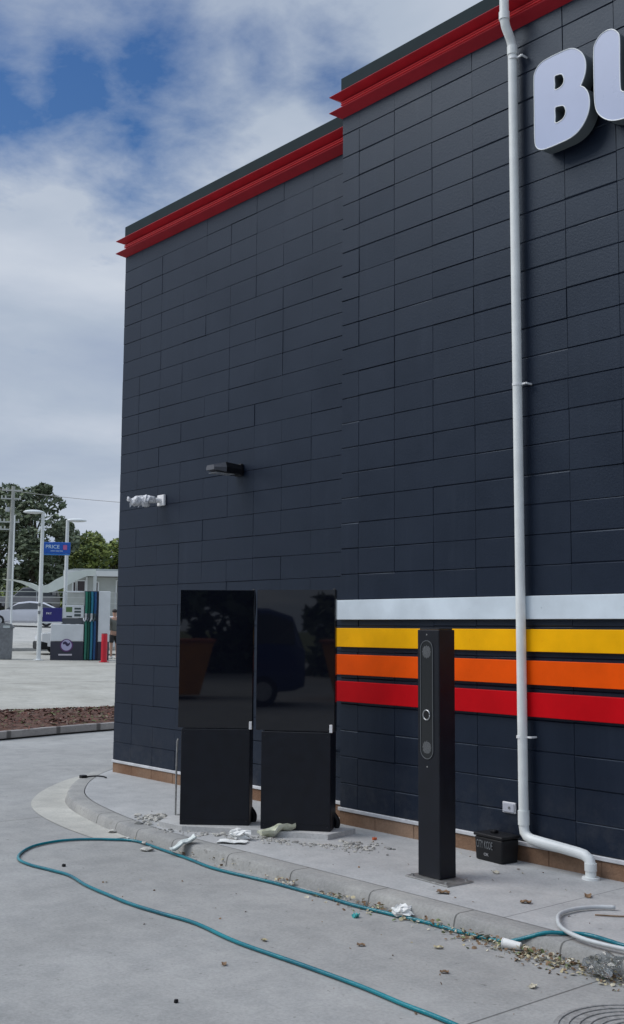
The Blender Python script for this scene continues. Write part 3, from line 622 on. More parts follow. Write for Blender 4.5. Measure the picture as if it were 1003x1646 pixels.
flat_piece('teal_scrap', -4.60, -1.60, Zr+.004, .03, .035, .008, mat('teal_scrap', (.05, .38, .38), .5), 'small teal scrap on the driveway beside the hose', 'scrap', seed=16, curl=.6)
for i, (x, y, s_, k, lab) in enumerate(((-3.908, -1.682, .045, 0, 'curled tan leaf on the driveway below the crumpled bag'), (-3.233, -1.80, .045, 2, 'pale crumpled leaf on the driveway near the manhole cover'), (-4.02, -.87, .06, 1, 'brown leaf on the footpath between post and white conduit'), (-3.894, -.483, .06, 1, 'dark leaf on the footpath below the downpipe foot'), (-4.46, -1.06, .07, 1, 'brown leaf just in front of the post base plate'), (-4.95, -.62, .06, 2, 'pale leaf behind the left side of the intercom post'), (-4.62, -.42, .055, 2, 'pale leaf between intercom post and downpipe'), (-4.18, -1.95, .04, 1, 'single brown leaf out on the driveway'), (-3.62, -1.95, .04, 1, 'small brown leaf on the driveway left of the manhole'), (-4.55, -2.27, .035, 0, 'tiny tan leaf beside the lower run of the hose'), (-4.35, -2.66, .035, 1, 'tiny brown leaf below the lower run of the hose'))):
    flat_piece('fallen_leaf', x, y, (Zr if y < -1.36 else 0)+.006, s_*.6, s_, .0015, M_leaf[k], lab, 'leaf', rz=random.uniform(0, 6), curl=.35, jag=.5, seed=20+i)
flat_piece('dark_stone', -4.051, -3.122, Zr+.001, .012, .014, .01, M_blackmatt, 'tiny black pebble alone on the lower driveway', 'pebble', seed=2)
flat_piece('dark_stone', -6.75, -2.22, Zr+.001, .02, .018, .012, M_blackmatt, 'tiny black pebble inside the loop of the hose', 'pebble', seed=2)
cr = B(); tube(cr, [(-10.02, -.28, .010), (-9.95, -.2, .02), (-9.9, -.14, .016), (-9.86, -.12, .007)], .008, 8, 4); box(cr, -10.05, -9.99, -.32, -.26, .0, .03, .006)
tag(obj('cable_end', cr, M_blackmatt, smooth=40), 'short black cable end lying at the rounded corner of the footpath', 'cable')
for i, (x, y, s_, lab) in enumerate(((-7.62, -1.35, .09, 'flat pale plaster piece in the gutter at the end of the pale strip'), (-7.28, -1.42, .045, 'small pale plaster lump beside the hose bend'), (-7.05, -1.42, .05, 'whitish plaster lump under the hose near the kerb'), (-6.86, -1.52, .10, 'thin white plaster smear on the driveway below the offcut'), (-5.40, -1.40, .05, 'white plaster lump against the kerb among the first leaves'), (-3.47, -1.43, .04, 'white plaster crumb in the thick leaf litter'), (-7.36, -.98, .05, 'white plaster lump left of the plinth'))):
    crumple('plaster_piece', x, y, Zr+.002 if y < -1.3 else .001, s_*.5, s_*.38, .012, M_rubble, lab, 'plaster', rz=random.uniform(-.6, .6), seed=30+i, n=2, amp=.4)
# loose rubble round the plinth
bm = B(); rnd = random.Random(11)
def chip(x, y, z, s_, flat=.5, mi=0):
    Mx = Matrix.Translation((x, y, z)) @ Matrix.Rotation(rnd.uniform(0, 6.3), 4, 'Z') @ Matrix.Rotation(rnd.uniform(-.5, .5), 4, 'X')
    t = bmesh.ops.create_icosphere(bm, subdivisions=1, radius=s_)
    for v in t['verts']: v.co = Mx @ Vector((v.co.x*rnd.uniform(.8, 1.5), v.co.y*rnd.uniform(.6, 1.1), v.co.z*flat))
    for f in {f for v in t['verts'] for f in v.link_faces}: f.material_index = mi
for i in range(330):
    t = rnd.random(); a = Vector((-7.25, -1.16)).lerp(Vector((-5.65, -.45)), t)
    d = abs(rnd.gauss(0, .07)); x, y = a.x+.5*d+rnd.gauss(0, .05), a.y-.8*d-.05
    if y < -1.3: continue
    chip(x, y, .002, abs(rnd.gauss(0, .007))+.002, .6, rnd.choice((0, 0, 1)))
for i in range(130):
    x, y = rnd.gauss(-7.5, .13), rnd.gauss(-.98, .09)
    if math.hypot(x+7.5, y+.98) < .4: chip(x, y, .004, abs(rnd.gauss(0, .014))+.003, .55, rnd.choice((0, 0, 1)))
for i in range(80):
    x, y = rnd.gauss(-5.75, .14), rnd.gauss(-.50, .09); chip(x, y, .003, abs(rnd.gauss(0, .008))+.002, .6, rnd.choice((0, 0, 1)))
obj('rubble', bm, [M_rubble, mat('grey_grit', (.22, .22, .21), .9)], kind='stuff', label='crumbs of plaster and grit round the plinth', cat='rubble')
# leaf litter along the kerb foot
bm = B(); rnd = random.Random(5)
def leafq(x, y, z, l, mi):
    Mx = Matrix.Translation((x, y, z)) @ Matrix.Rotation(rnd.uniform(0, 6.3), 4, 'Z') @ Matrix.Rotation(rnd.uniform(-.9, .9), 4, 'X') @ Matrix.Rotation(rnd.uniform(-.7, .7), 4, 'Y')
    w_ = l*rnd.uniform(.2, .4); c = rnd.uniform(-.3, .3)*l
    P = [(-l*.5, 0, 0), (-l*.15, w_, c*.3), (l*.25, w_*.8, c*.4), (l*.5, 0, 0), (l*.2, -w_*.9, c*.4), (-l*.2, -w_, c*.3)]
    mid = bm.verts.new(Mx @ Vector((0, 0, c))); vs = [bm.verts.new(Mx @ Vector(p)) for p in P]
    for k in range(6):
        f = bm.faces.new((mid, vs[k], vs[(k+1) % 6])); f.material_index = mi
for (xa, xb, n_, dep) in ((-7.3, -5.6, 45, .03), (-5.65, -5.35, 45, .05), (-5.15, -4.55, 160, .065), (-4.65, -3.9, 120, .05), (-4.0, -3.5, 260, .065), (-3.6, -3.0, 400, .07), (-3.05, -2.0, 300, .07)):
    for i in range(n_):
        x = rnd.uniform(xa, xb); d = min(abs(rnd.gauss(0, dep)), .2); leafq(x, -1.378-d, Zr+.005+rnd.random()*.035*max(0, 1-d/.12), rnd.uniform(.006, .04)*rnd.uniform(.6, 1), rnd.choice((0, 0, 0, 1, 1, 1, 1, 2, 2, 3)))
for i in range(28):
    leafq(rnd.uniform(-6.5, -2.9), rnd.uniform(-2.6, -1.5), Zr+.004, rnd.uniform(.008, .022), rnd.choice((0, 1, 1)))
for i in range(40): leafq(rnd.uniform(-5.9, -3.2), rnd.uniform(-1.1, -.1), .004, rnd.uniform(.008, .024), rnd.choice((1, 1, 2)))
obj('leaf_litter', bm, M_leaf, kind='stuff', label='dry leaves and twigs heaped along the foot of the kerb', cat='leaf litter')

# ------------------------------------------------------------------ the petrol forecourt beyond
VD = Vector((-.8855, .4646)); VR = Vector((.4646, .8855)); ANG = math.atan2(VR.y, VR.x)     # sight line over the forecourt and its right hand side
def spot(px, d):                         # ground point d metres out, sideways by its bearing
    p = Vector((CAM.x, CAM.y))+VD*d+VR*((px-100)*d/1877); return p
def hz(py, d): return 1.484+(1008.3-py)*d/1839
def fobj(name, px, d, label, cat, group=None, z=None, rz=0.):
    p = spot(px, d); return empty(name, (p.x, p.y, zx(p.x) if z is None else z), ANG+rz, label=label, cat=cat, group=group)
M_pw = mat('pump_white', (.62, .65, .66), .4, var=.06, vscale=3); M_pd = mat('pump_dark', (.03, .033, .05), .4)
M_navy = mat('navy_panel', (.02, .02, .16), .3); M_blue = mat('sign_blue', (.005, .09, .42), .35); M_post = mat('white_post', (.62, .65, .65), .4)
M_dkglass = mat('dark_glass', (.02, .025, .03), .08, spec=.6)
# two lamp posts carrying the blue sign
def lamp(px, d, side, label, top):
    o = fobj('lamp_post', px, d, label, 'lamp post', 'white lamp posts holding the blue sign'); zb = o.location.z
    bm = B(); cyl(bm, (0, 0, 0), (0, 0, top-zb), .072, .055, n=16); obj('pole', bm, M_post, o, smooth=40)
    bm = B(); cyl(bm, (0, 0, .0), (0, 0, .02), .17, .17, n=20); cyl(bm, (0, 0, .02), (0, 0, .05), .1, .075, n=16); obj('base_plate', bm, M_post, o, smooth=40)
    bm = B(); bmesh.ops.create_uvsphere(bm, u_segments=20, v_segments=10, radius=1)
    for v in bm.verts: v.co = Vector((side*.30+v.co.x*.34, v.co.y*.16, top-zb-.02+v.co.z*(.085 if v.co.z > 0 else .05)))
    obj('lamp_head', bm, M_post, o, smooth=True)
    for zz_ in (1.75, 1.5):
        bm = B(); box(bm, -.06, .02, -.10, -.05, zz_, zz_+.10, .01); obj('junction_box', bm, M_grey, o)
    return o
lamp(63.5, 37.5, -1, 'left white lamp post with its oval head pointing left', 5.26)
lamp(103.5, 38.6, 1, 'right white lamp post with its oval head pointing right, behind the fuel pump', 5.12)
sg = fobj('blue_sign', 85, 37.9, 'blue price sign hung between the two white lamp posts', 'sign', z=3.86)
bm = B(); box(bm, -.49, .49, -.16, -.10, .05, .43, .02); obj('sign_board', bm, M_blue, sg)
bm = B(); box(bm, -.49, .47, -.17, -.10, .0, .045, .01); obj('lower_strip', bm, mat('strip_blue', (.01, .16, .5), .35), sg)
text_mesh('lettering', 'PRICE', .17, mat('sign_white', (.62, .78, .85), .4), sg, Matrix.Translation((-.32, -.163, .22)) @ UPRIGHT, sx=1.05)
text_mesh('lettering', 'every day low', .07, mat('sign_white', (.6, .7, .8), .4), sg, Matrix.Translation((-.15, -.163, .12)) @ UPRIGHT)
bm = B(); box(bm, .25, .38, -.168, -.161, .18, .34, .01); obj('emblem', bm, mat('emblem_pink', (.45, .12, .3), .4), sg)
nb = fobj('navy_panel', 83.5, 37.9, 'dark navy information panel between the lamp posts', 'panel', z=1.66)
bm = B(); box(bm, -.31, .32, -.15, -.09, .0, .46, .01); obj('panel_board', bm, M_navy, nb)
bm = B(); box(bm, -.33, .33, -.155, -.08, -.05, -.005, .005); obj('bottom_rail', bm, M_pw, nb)
text_mesh('lettering', 'PAY', .10, M_tab, nb, Matrix.Translation((-.2, -.153, .24)) @ UPRIGHT)
# fuel pump
fp = fobj('fuel_pump', 108, 38, 'white fuel pump with dark base, round badge and green and blue hose column', 'fuel pump')
zb = fp.location.z; S_ = 38/1877
def px2(a): return (a-108)*S_
def pz(b): return hz(b, 38)-zb
bm = B(); box(bm, px2(82), px2(134.2), -.3, .3, pz(1030.5), pz(1003.5), .02); obj('lower_cabinet', bm, M_pw, fp)
bm = B(); box(bm, px2(82), px2(134.2), -.302, .302, -.05, pz(1031), .01); obj('kick_base', bm, M_pd, fp)
bm = B(); box(bm, px2(98), px2(133), -.2, .2, pz(1003), pz(994), .02); obj('keypad_shelf', bm, mat('shelf_dark', (.08, .09, .10), .3), fp)
bm = B(); box(bm, px2(100), px2(134), -.22, .22, pz(993.5), pz(973), .015); dpn = obj('display_panel', bm, M_pw, fp)
for (a, b, c, d_) in ((105, 115, 976, 984), (118.5, 129, 977, 980), (118.5, 129, 982, 985), (118.5, 129, 987, 991), (106, 115, 990, 992.5)):
    bm = B(); box(bm, px2(a), px2(b), -.228, -.221, pz(d_), pz(c), .003); obj('display', bm, mat('display_dark', (.06, .08, .08), .2) if a != 105 else mat('display_green', (.10, .17, .06), .3), dpn)
bm = B(); box(bm, px2(100), px2(103.5), -.2, .2, pz(973), pz(950.5), .01); box(bm, px2(103.5)+.002, px2(133.5), -.2, .2, pz(952.5), pz(950.3), .01); obj('top_frame', bm, M_pw, fp)
bm = B()
cols = [mat('hose_green', (.02, .16, .11), .25), mat('hose_dark_green', (.0, .06, .04), .25), mat('hose_teal', (.02, .17, .26), .25), mat('hose_blue', (.005, .06, .18), .25)]
bm = B(); box(bm, px2(134.6), px2(157), -.22, .22, -.05, pz(950), .01); obj('hose_column', bm, mat('column_navy', (.008, .015, .035), .3), fp)
for i, (a, mm) in enumerate(((137.5, 0), (141.8, 1), (146.5, 2), (151.5, 3))):
    for z0_, z1_ in ((pz(951), pz(990)), (pz(998), .02)):
        bm = B(); tube(bm, [(px2(a), -.27, z1_), (px2(a)+.01, -.28, (z0_+z1_)/2), (px2(a), -.27, z0_)], .042, 10, 4); obj('hose', bm, cols[mm], fp, smooth=40)
    bm = B(); box(bm, px2(a)-.045, px2(a)+.03, -.34, -.25, pz(997), pz(986), .015, 2); cyl(bm, (px2(a), -.33, pz(993)), (px2(a)-.05, -.40, pz(999)), .02, n=8); obj('nozzle', bm, mat('nozzle_black', (.03, .05, .06), .25) if i % 2 else M_lgrey, fp)
bm = B(); box(bm, px2(157.3), px2(176), -.25, .25, pz(1031), pz(950.2), .015); obj('side_cabinet', bm, M_pw, fp)
bm = B(); box(bm, px2(157.3), px2(175.6), -.24, .24, -.05, pz(1031.3), .01); obj('kick_base', bm, M_pd, fp)
bm = B(); cyl(bm, (px2(107.5), -.315, pz(1037)), (px2(107.5), -.303, pz(1037)), .21, n=32); bd = obj('badge', bm, mat('badge_purple', (.10, .03, .13), .3), fp, smooth=30)
bm = B(); cyl(bm, (px2(107.5), -.319, pz(1035)), (px2(107.5), -.3155, pz(1035)), .145, n=32); cyl(bm, (px2(107.5), -.318, pz(1037)), (px2(107.5), -.3155, pz(1037)), .17, n=32); obj('badge_face', bm, mat('badge_lilac', (.42, .40, .58), .3), bd)
bm = B(); prism(bm, closed_round([(-.12, .05), (-.03, .09), (.05, .02), (.11, .06), (.10, -.02), (.02, -.07), (-.05, .0), (-.10, -.01)], 3), lambda u, v, w_: (px2(107.5)+u, -.3195-w_, pz(1035)+v), .004); obj('badge_mark', bm, mat('badge_ink', (.03, .02, .07), .3), bd)
bm = B(); box(bm, px2(95), px2(116.5), -.310, -.3035, pz(1053), pz(1050.5), .002); obj('name_strip', bm, mat('strip_pale', (.55, .52, .56), .4), fp)
# bollard, bin
bo = fobj('bollard', 168.5, 36.6, 'bright red steel bollard guarding the fuel pump', 'bollard')
bm = B(); cyl(bm, (0, 0, 0), (0, 0, .90), .098, n=24); obj('post', bm, mat('bollard_red', (.52, .012, .03), .35, var=.08, vscale=4), bo, smooth=40)
bm = B(); cyl(bm, (0, 0, .9005), (0, 0, .925), .096, .075, n=24); obj('cap', bm, mat('bollard_cap', (.12, .01, .015), .4), bo, smooth=40)
bm = B(); cyl(bm, (0, 0, 0), (0, 0, .022), .16, n=24); obj('base_plate', bm, MATS['bollard_red'], bo, smooth=40)
bi = fobj('rubbish_bin', 4, 38, 'grey rubbish bin with a pale opening at the left edge of the forecourt', 'rubbish bin')
bm = B(); box(bm, -.36, .36, -.3, .3, .0, 1.0, .02)
for v in bm.verts: v.co.x *= .97+.03*v.co.z
obj('body', bm, M_grey, bi)
bm = B(); prism(bm, closed_round([(-.38, 1.0), (.38, 1.0), (.37, 1.06), (.33, 1.13), (.2, 1.17), (-.2, 1.17), (-.33, 1.13), (-.37, 1.06)], 2), lambda u, v, w_: (u, .3-w_, v), .6); obj('hood', bm, M_grey, bi)
for a in (-.30, .06):
    bm = B(); box(bm, a, a+.22, -.309, -.303, 1.015, 1.105, .02); obj('opening_plate', bm, mat('plate_pale', (.5, .55, .55), .3), bi)

# cars
def car(name, px, d, rz, paint, label, z=None, group=None, L_=4.1, Hs=1.0, boxy=False):
    o = fobj(name, px, d, label, 'car', group, z=z, rz=rz)
    # stations along x from nose (-) to tail (+): x, z under, z belt, z roof, half width, half width of roof
    if boxy: st = [(-2.05, .35, .75, .76, .62, .55), (-1.95, .28, .95, .97, .78, .7), (-1.2, .25, 1.05, 1.08, .86, .76), (-.95, .25, 1.08, 1.2, .87, .74), (-.45, .25, 1.1, 1.72, .88, .66), (.4, .25, 1.1, 1.78, .88, .68), (1.4, .25, 1.1, 1.76, .87, .68), (1.85, .28, 1.08, 1.62, .84, .62), (2.05, .35, 1.0, 1.1, .76, .6)]
    else: st = [(-2.05, .36, .62, .63, .58, .5), (-1.95, .24, .74, .76, .76, .66), (-1.3, .2, .86, .89, .84, .74), (-.95, .2, .92, .95, .85, .74), (-.3, .2, .95, 1.38, .86, .60), (.3, .2, .96, 1.46, .86, .60), (1.1, .2, .97, 1.40, .85, .60), (1.75, .24, .97, 1.08, .80, .62), (2.02, .32, .80, .86, .70, .6)]
    bm = B(); rings = []
    for x, zu, zbt, zr, hw, hr in st:
        x *= L_/4.1
        half = [(hw*.90, zu), (hw, zu+.12), (hw, (zu+zbt)/2), (hw*.985, zbt), (hr+(hw-hr)*.1, zr-.04), (hr*.85, zr)]
        ring = [(a, b) for a, b in half]+[(-a, b) for a, b in half[::-1]]
        rings.append([bm.verts.new((x, a, b*Hs)) for a, b in ring])
    n = len(rings[0])
    for a, b in zip(rings, rings[1:]):
        for k in range(n): bm.faces.new((a[k], a[(k+1) % n], b[(k+1) % n], b[k]))
    bm.faces.new(rings[0]); bm.faces.new(rings[-1])
    body = obj('body', bm, paint, o, smooth=35)
    for s_ in (-1, 1):
        bm = B(); i0, i1 = 3, (7 if not boxy else 7)
        lo = []; hi = []
        for x, zu, zbt, zr, hw, hr in st[i0:i1+1]:
            x *= L_/4.1; lo.append((x, s_*(hw*.985+.006), (zbt+.03)*Hs)); zt_ = zr-.10; t = max(0, min(1, (zt_-zbt)/max(.01, zr-.04-zbt)))
            hi.append((x, s_*((hw*.985)*(1-t)+(hr+(hw-hr)*.1)*t+.010), max(zbt+.04, zt_)*Hs))
        va = [bm.verts.new(p) for p in lo]; vb = [bm.verts.new(p) for p in hi]
        for k in range(len(va)-1): bm.faces.new((va[k], va[k+1], vb[k+1], vb[k]))
        obj('side_window', bm, M_dkglass, o)
    a = st[3]; b = st[4]; bm = B(); k_ = L_/4.1
    vs = [(a[0]*k_+.03, -a[5]*.9, (a[3]+.03)*Hs), (a[0]*k_+.03, a[5]*.9, (a[3]+.03)*Hs), (b[0]*k_-.03, b[5]*.82, (b[3]-.02)*Hs), (b[0]*k_-.03, -b[5]*.82, (b[3]-.02)*Hs)]
    nrm = (Vector(vs[1])-Vector(vs[0])).cross(Vector(vs[2])-Vector(vs[0])).normalized(); nrm = nrm if nrm.z > 0 else -nrm
    bm.faces.new([bm.verts.new(Vector(v)+nrm*.015) for v in vs]); obj('windscreen', bm, M_dkglass, o)
    for x in (-1.3, 1.25):
        for s_ in (-1, 1):
            bm = B(); cyl(bm, (x*k_, s_*.66, .31), (x*k_, s_*.875, .31), .31, n=24); tag(obj('tyre', bm, mat('tyre_rubber', (.015, .015, .017), .8), o, smooth=40))
            bm = B(); cyl(bm, (x*k_, s_*.87, .31), (x*k_, s_*.885, .31), .19, n=20); obj('rim', bm, M_lgrey, o, smooth=40)
    bm = B(); box(bm, -2.10*k_, -1.62*k_, -.80, .80, .20, (.62 if boxy else .40)*Hs, .06); obj('front_bumper', bm, mat('bumper_dark', (.010, .011, .012), .6, spec=.2), o)
    for s_ in (-1, 1):
        bm = B(); bmesh.ops.create_uvsphere(bm, u_segments=10, v_segments=6, radius=1)
        for v in bm.verts: v.co = Vector((-1.93*k_+v.co.x*.09, s_*.58+v.co.y*.15, (.62 if not boxy else .8)*Hs+v.co.z*.07))
        obj('headlight', bm, mat('headlight', (.6, .62, .63), .1), o, smooth=True)
        bm = B(); box(bm, 1.9*k_, 2.0*k_, s_*.6-.1, s_*.6+.1, .75*Hs, .9*Hs, .02); obj('tail_light', bm, mat('tail_red', (.35, .01, .01), .2), o)
    return o
M_car = mat('white_car_paint', (.55, .56, .60), .22, coat=.5, var=.03, vscale=2)
car('parked_car', 38, 66, 0, M_car, 'white hatchback passing on the raised road behind the left lamp post', L_=4.2, Hs=.98)
car('parked_car', 152, 43.5, R(8), mat('white_suv_paint', (.60, .61, .61), .25, coat=.4), 'white car standing behind the fuel pump with its nose showing', L_=4.3, boxy=True, Hs=.82)

# person at the pump
pr = fobj('person', 184.5, 39.2, 'person in a grey shirt and dark shorts standing behind the red bollard', 'person', rz=R(200))
def skin(name, pts, edges, mt, parent, sub=2, **k):
    me = bpy.data.meshes.new(name); me.from_pydata([p[:3] for p in pts], edges, []); o = bpy.data.objects.new(name, me); COL.objects.link(o)
    md = o.modifiers.new('s', 'SKIN'); md.use_smooth_shade = True
    for i, p in enumerate(pts):
        r = p[3] if isinstance(p[3], tuple) else (p[3], p[3]); me.skin_vertices[0].data[i].radius = r
    me.skin_vertices[0].data[0].use_root = True
    o.modifiers.new('b', 'SUBSURF').levels = sub; o.modifiers['b'].render_levels = sub
    bpy.context.view_layer.update()
    m2 = bpy.data.meshes.new_from_object(o.evaluated_get(bpy.context.evaluated_depsgraph_get())); bpy.data.objects.remove(o)
    m2.name = name; m2.materials.clear(); m2.materials.append(mt)
    for p in m2.polygons: p.use_smooth = True
    o = bpy.data.objects.new(name, m2); COL.objects.link(o); o.parent = parent; return tag(o, **k)
M_skin = mat('skin', (.42, .25, .18), .55)
pts = [(0, 0, .88, (.15, .10)), (0, 0, 1.05, (.13, .09)), (0, .01, 1.22, (.15, .10)), (0, .02, 1.36, (.13, .085)), (0, .01, 1.43, .052), (0, -.015, 1.50, (.07, .075)), (0, -.03, 1.58, (.078, .092)), (0, -.025, 1.65, (.06, .07)),
       (-.17, .01, 1.36, .052), (-.23, -.01, 1.10, .042), (-.20, -.14, .90, .034), (-.19, -.2, .86, (.03, .02)), (.17, .01, 1.36, .052), (.235, .02, 1.10, .042), (.22, -.06, .87, .032), (.22, -.09, .80, (.03, .02)),
       (-.09, 0, .80, .088), (-.10, -.01, .48, .058), (-.10, .02, .10, .038), (-.10, -.10, .035, (.042, .03)), (.09, 0, .80, .088), (.11, .0, .48, .058), (.12, .04, .10, .038), (.12, -.08, .035, (.042, .03))]
ed = [(0, 1), (1, 2), (2, 3), (3, 4), (4, 5), (5, 6), (6, 7), (3, 8), (8, 9), (9, 10), (10, 11), (3, 12), (12, 13), (13, 14), (14, 15), (0, 16), (16, 17), (17, 18), (18, 19), (0, 20), (20, 21), (21, 22), (22, 23)]
bodyp = skin('body', pts, ed, M_skin, pr)
pts2 = [(0, 0, .90, (.18, .13)), (0, 0, 1.05, (.16, .12)), (0, .01, 1.22, (.175, .125)), (0, .02, 1.36, (.15, .105)), (-.17, .01, 1.36, .07), (-.225, .0, 1.15, .062), (.17, .01, 1.36, .07), (.23, .015, 1.15, .062)]
skin('shirt', pts2, [(0, 1), (1, 2), (2, 3), (3, 4), (4, 5), (3, 6), (6, 7)], mat('grey_shirt', (.13, .135, .12), .85), pr)
pts3 = [(0, 0, .90, (.17, .12)), (-.09, 0, .78, .108), (-.105, -.01, .52, .09), (.09, 0, .78, .108), (.11, 0, .52, .09)]
skin('shorts', pts3, [(0, 1), (1, 2), (0, 3), (3, 4)], mat('dark_shorts', (.03, .03, .032), .85), pr)
bm = B(); bmesh.ops.create_uvsphere(bm, u_segments=16, v_segments=10, radius=1)
for v in bm.verts: v.co = Vector((v.co.x*.088, -.018+v.co.y*.10, 1.635+v.co.z*.075))
obj('hair', bm, mat('dark_hair', (.02, .016, .014), .7), pr, smooth=True)
for s_ in (-1, 1):
    bm = B(); box(bm, s_*.11-.05, s_*.11+.05, -.2, .08, .0, .075, .03, 3); obj('shoe', bm, mat('white_shoe', (.5, .5, .5), .6), pr, smooth=True)

# curved white canopy
cn = fobj('curved_canopy', 100, 49, 'white gull wing canopy with curved roof behind the lamp posts', 'canopy')
zb = cn.location.z; kx = 49/1877
def cz(py): return hz(py, 49)-zb
prof = [(6, 934), (20, 934), (35, 936), (48, 939), (58, 943), (66, 944), (76, 941), (88, 933), (102, 926), (118, 920), (134, 917), (150, 916)]
low = [(6, 935.5), (20, 937), (35, 941), (48, 947), (58, 952), (66, 955), (76, 955), (88, 952), (102, 946), (118, 936), (134, 929), (150, 926)]
bm = B(); rings = []
for (a, t), (_, l) in zip(prof, low):
    x = (a-100)*kx
    rings.append([bm.verts.new((x, -1.6, cz(t+1))), bm.verts.new((x, 1.8, cz(t-3))), bm.verts.new((x, 1.8, cz(t-2))), bm.verts.new((x, -1.2, cz(t+(l-t)*.55))), bm.verts.new((x, -1.5, cz(l)))])
for a, b in zip(rings, rings[1:]):
    for k in range(5): bm.faces.new((a[k], a[(k+1) % 5], b[(k+1) % 5], b[k]))
bm.faces.new(rings[0]); bm.faces.new(rings[-1])
obj('roof_membrane', bm, mat('canopy_white', (.68, .74, .70), .5, var=.06, vscale=2), cn, smooth=35)
for a, w_ in ((64, .09), (150.5, .07)):
    bm = B(); box(bm, (a-100)*kx-w_, (a-100)*kx+w_, -.1, .1, 0, cz(940 if a < 100 else 922)); obj('column', bm, M_post, cn)

# house, fence, utility pole, far trees
ho = fobj('house', 150, 76, 'pale single storey house with white gutter behind the pump', 'house', z=2.0)
zb = 2.0; kx = 76/1877
def hzz(py): return hz(py, 76)-zb
hx = lambda a: (a-150)*kx
bm = B(); box(bm, hx(104), hx(230), 0, 6, -1, hzz(927), .0); hw_ = obj('wall', bm, mat('weatherboard', (.38, .40, .37), .7, var=.06, vscale=2), ho)
bm = B(); prism(bm, [(hx(99), hzz(926)), (hx(236), hzz(926)), (hx(236), hzz(917.5)), (hx(99), hzz(917.5))], lambda u, v, w_: (u, 6.4-w_, v), 7.1); obj('fascia', bm, mat('white_fascia', (.62, .64, .62), .5), ho)
bm = B(); prism(bm, [(hx(99), hzz(917.2)), (hx(236), hzz(917.2)), (hx(215), hzz(914)), (hx(118), hzz(914))], lambda u, v, w_: (u, 6.3-w_, v), 6.6); obj('roof', bm, mat('roof_grey', (.30, .33, .32), .6), ho)
for a, b, c, d_ in ((116, 119, 936, 952), (122.5, 134, 934, 952), (152, 155, 936, 952), (187, 196, 933, 952), (199, 212, 934, 950)):
    bm = B(); box(bm, hx(a), hx(b), -.06, -.005, hzz(d_), hzz(c)); wn = obj('window', bm, mat('window_dark', (.04, .03, .03), .2), ho)
    bm = B(); box(bm, hx(a)-.1, hx(a)-.003, -.08, -.005, hzz(d_), hzz(c)+.06); box(bm, hx(b)+.003, hx(b)+.1, -.08, -.005, hzz(d_), hzz(c)+.06); box(bm, hx(a), hx(b), -.08, -.005, hzz(c)+.003, hzz(c)+.08); obj('frame', bm, MATS['white_fascia'], wn)
for a in (137, 150.5):
    bm = B(); box(bm, hx(a)-.06, hx(a)+.06, -.12, -.01, -1, hzz(927)); obj('porch_post', bm, MATS['white_fascia'], ho)
fe = fobj('wire_fence', 100, 71, 'thin rail fence in front of the house and the far trees', 'fence', z=1.9)
kx = 71/1877
bm = B()
for i in range(-6, 9):
    x = i*1.6; box(bm, x-.03, x+.03, -.03, .03, -.3, hz(951, 71)-1.9)
obj('posts', bm, M_lgrey, fe)
for py in (951.5, 960, 969):
    bm = B(); box(bm, -10, 13.5, -.075, -.032, hz(py+1, 71)-1.9, hz(py, 71)-1.9); obj('rail', bm, mat('rail_pale', (.45, .47, .44), .6), fe)

# foliage
def foliage(bm, cen, rad, n, size, rnd, mats=3, hollow=.55):
    for i in range(n):
        d = Vector((rnd.gauss(0, 1), rnd.gauss(0, 1), rnd.gauss(0, 1))).normalized(); rr = hollow+(1-hollow)*rnd.random()**.6
        p = Vector(cen)+Vector((d.x*rad[0], d.y*rad[1], d.z*rad[2]))*rr
        s = size*rnd.uniform(.5, 1.25); a = Vector((rnd.gauss(0, 1), rnd.gauss(0, 1), rnd.gauss(0, .6))).normalized(); b = a.orthogonal().normalized()
        b = (b+a.cross(b)*rnd.uniform(-1, 1)).normalized()
        vs = [bm.verts.new(p+a*s), bm.verts.new(p+b*s*.45), bm.verts.new(p-a*s), bm.verts.new(p-b*s*.45)]
        f = bm.faces.new(vs); f.material_index = min(mats-1, int(rnd.random()*mats))
def tree_at(o, h, spread, clumps, mats, seed, leaf=.28, per=230, base=.3, trunkm=None):
    rnd = random.Random(seed); bm = B(); zt_ = h*.62
    tube(bm, [(0, 0, -.3), (.1*rnd.uniform(-1, 1), 0, zt_*.4), (.3*rnd.uniform(-1, 1), .2*rnd.uniform(-1, 1), zt_), (.3*rnd.uniform(-1, 1), 0, h*.9)], .2, 8, 3, taper=lambda t: h*.022*(1-.85*t))
    cl = []
    for i in range(clumps):
        zc = h*(base+(1-base)*(i+.5)/clumps); env = math.sin(math.pi*min(1, max(.08, (zc/h-base*.6)/(1.05-base*.6))))**.6
        a = rnd.uniform(0, 6.28); q = spread*env*rnd.uniform(.25, .8); c = Vector((math.cos(a)*q, math.sin(a)*q, zc-h*.03)); cl.append((c, spread*rnd.uniform(.28, .46)*(.55+.45*env)))
        tube(bm, [(0, 0, zc*.62), tuple(c*.5+Vector((0, 0, zc*.38))), tuple(c)], .05, 5, 2, taper=lambda t: h*.009*(1-.8*t))
    obj('trunk', bm, trunkm or mat('tree_bark', (.12, .10, .08), .9, var=.3, vscale=5), o, smooth=True)
    bm = B()
    for c, r in cl: foliage(bm, c, (r, r, r*.72), per, leaf, rnd, len(mats))
    obj('crown', bm, mats, o)
def fm(name, c): 
    if name in MATS: return MATS[name]
    m = mat(name, c, .75, col2=tuple(x*1.5 for x in c), vscale=.9); b = m.node_tree.nodes['Principled BSDF']; b.inputs['Subsurface Weight'].default_value = 0
    return m
G_dark = [fm('leaf_dark', (.055, .075, .045)), fm('leaf_mid', (.085, .11, .058)), fm('leaf_dusty', (.12, .145, .09))]
G_yel = [fm('leaf_olive', (.13, .165, .035)), fm('leaf_yellow_green', (.18, .21, .045)), fm('leaf_deep', (.07, .10, .03))]
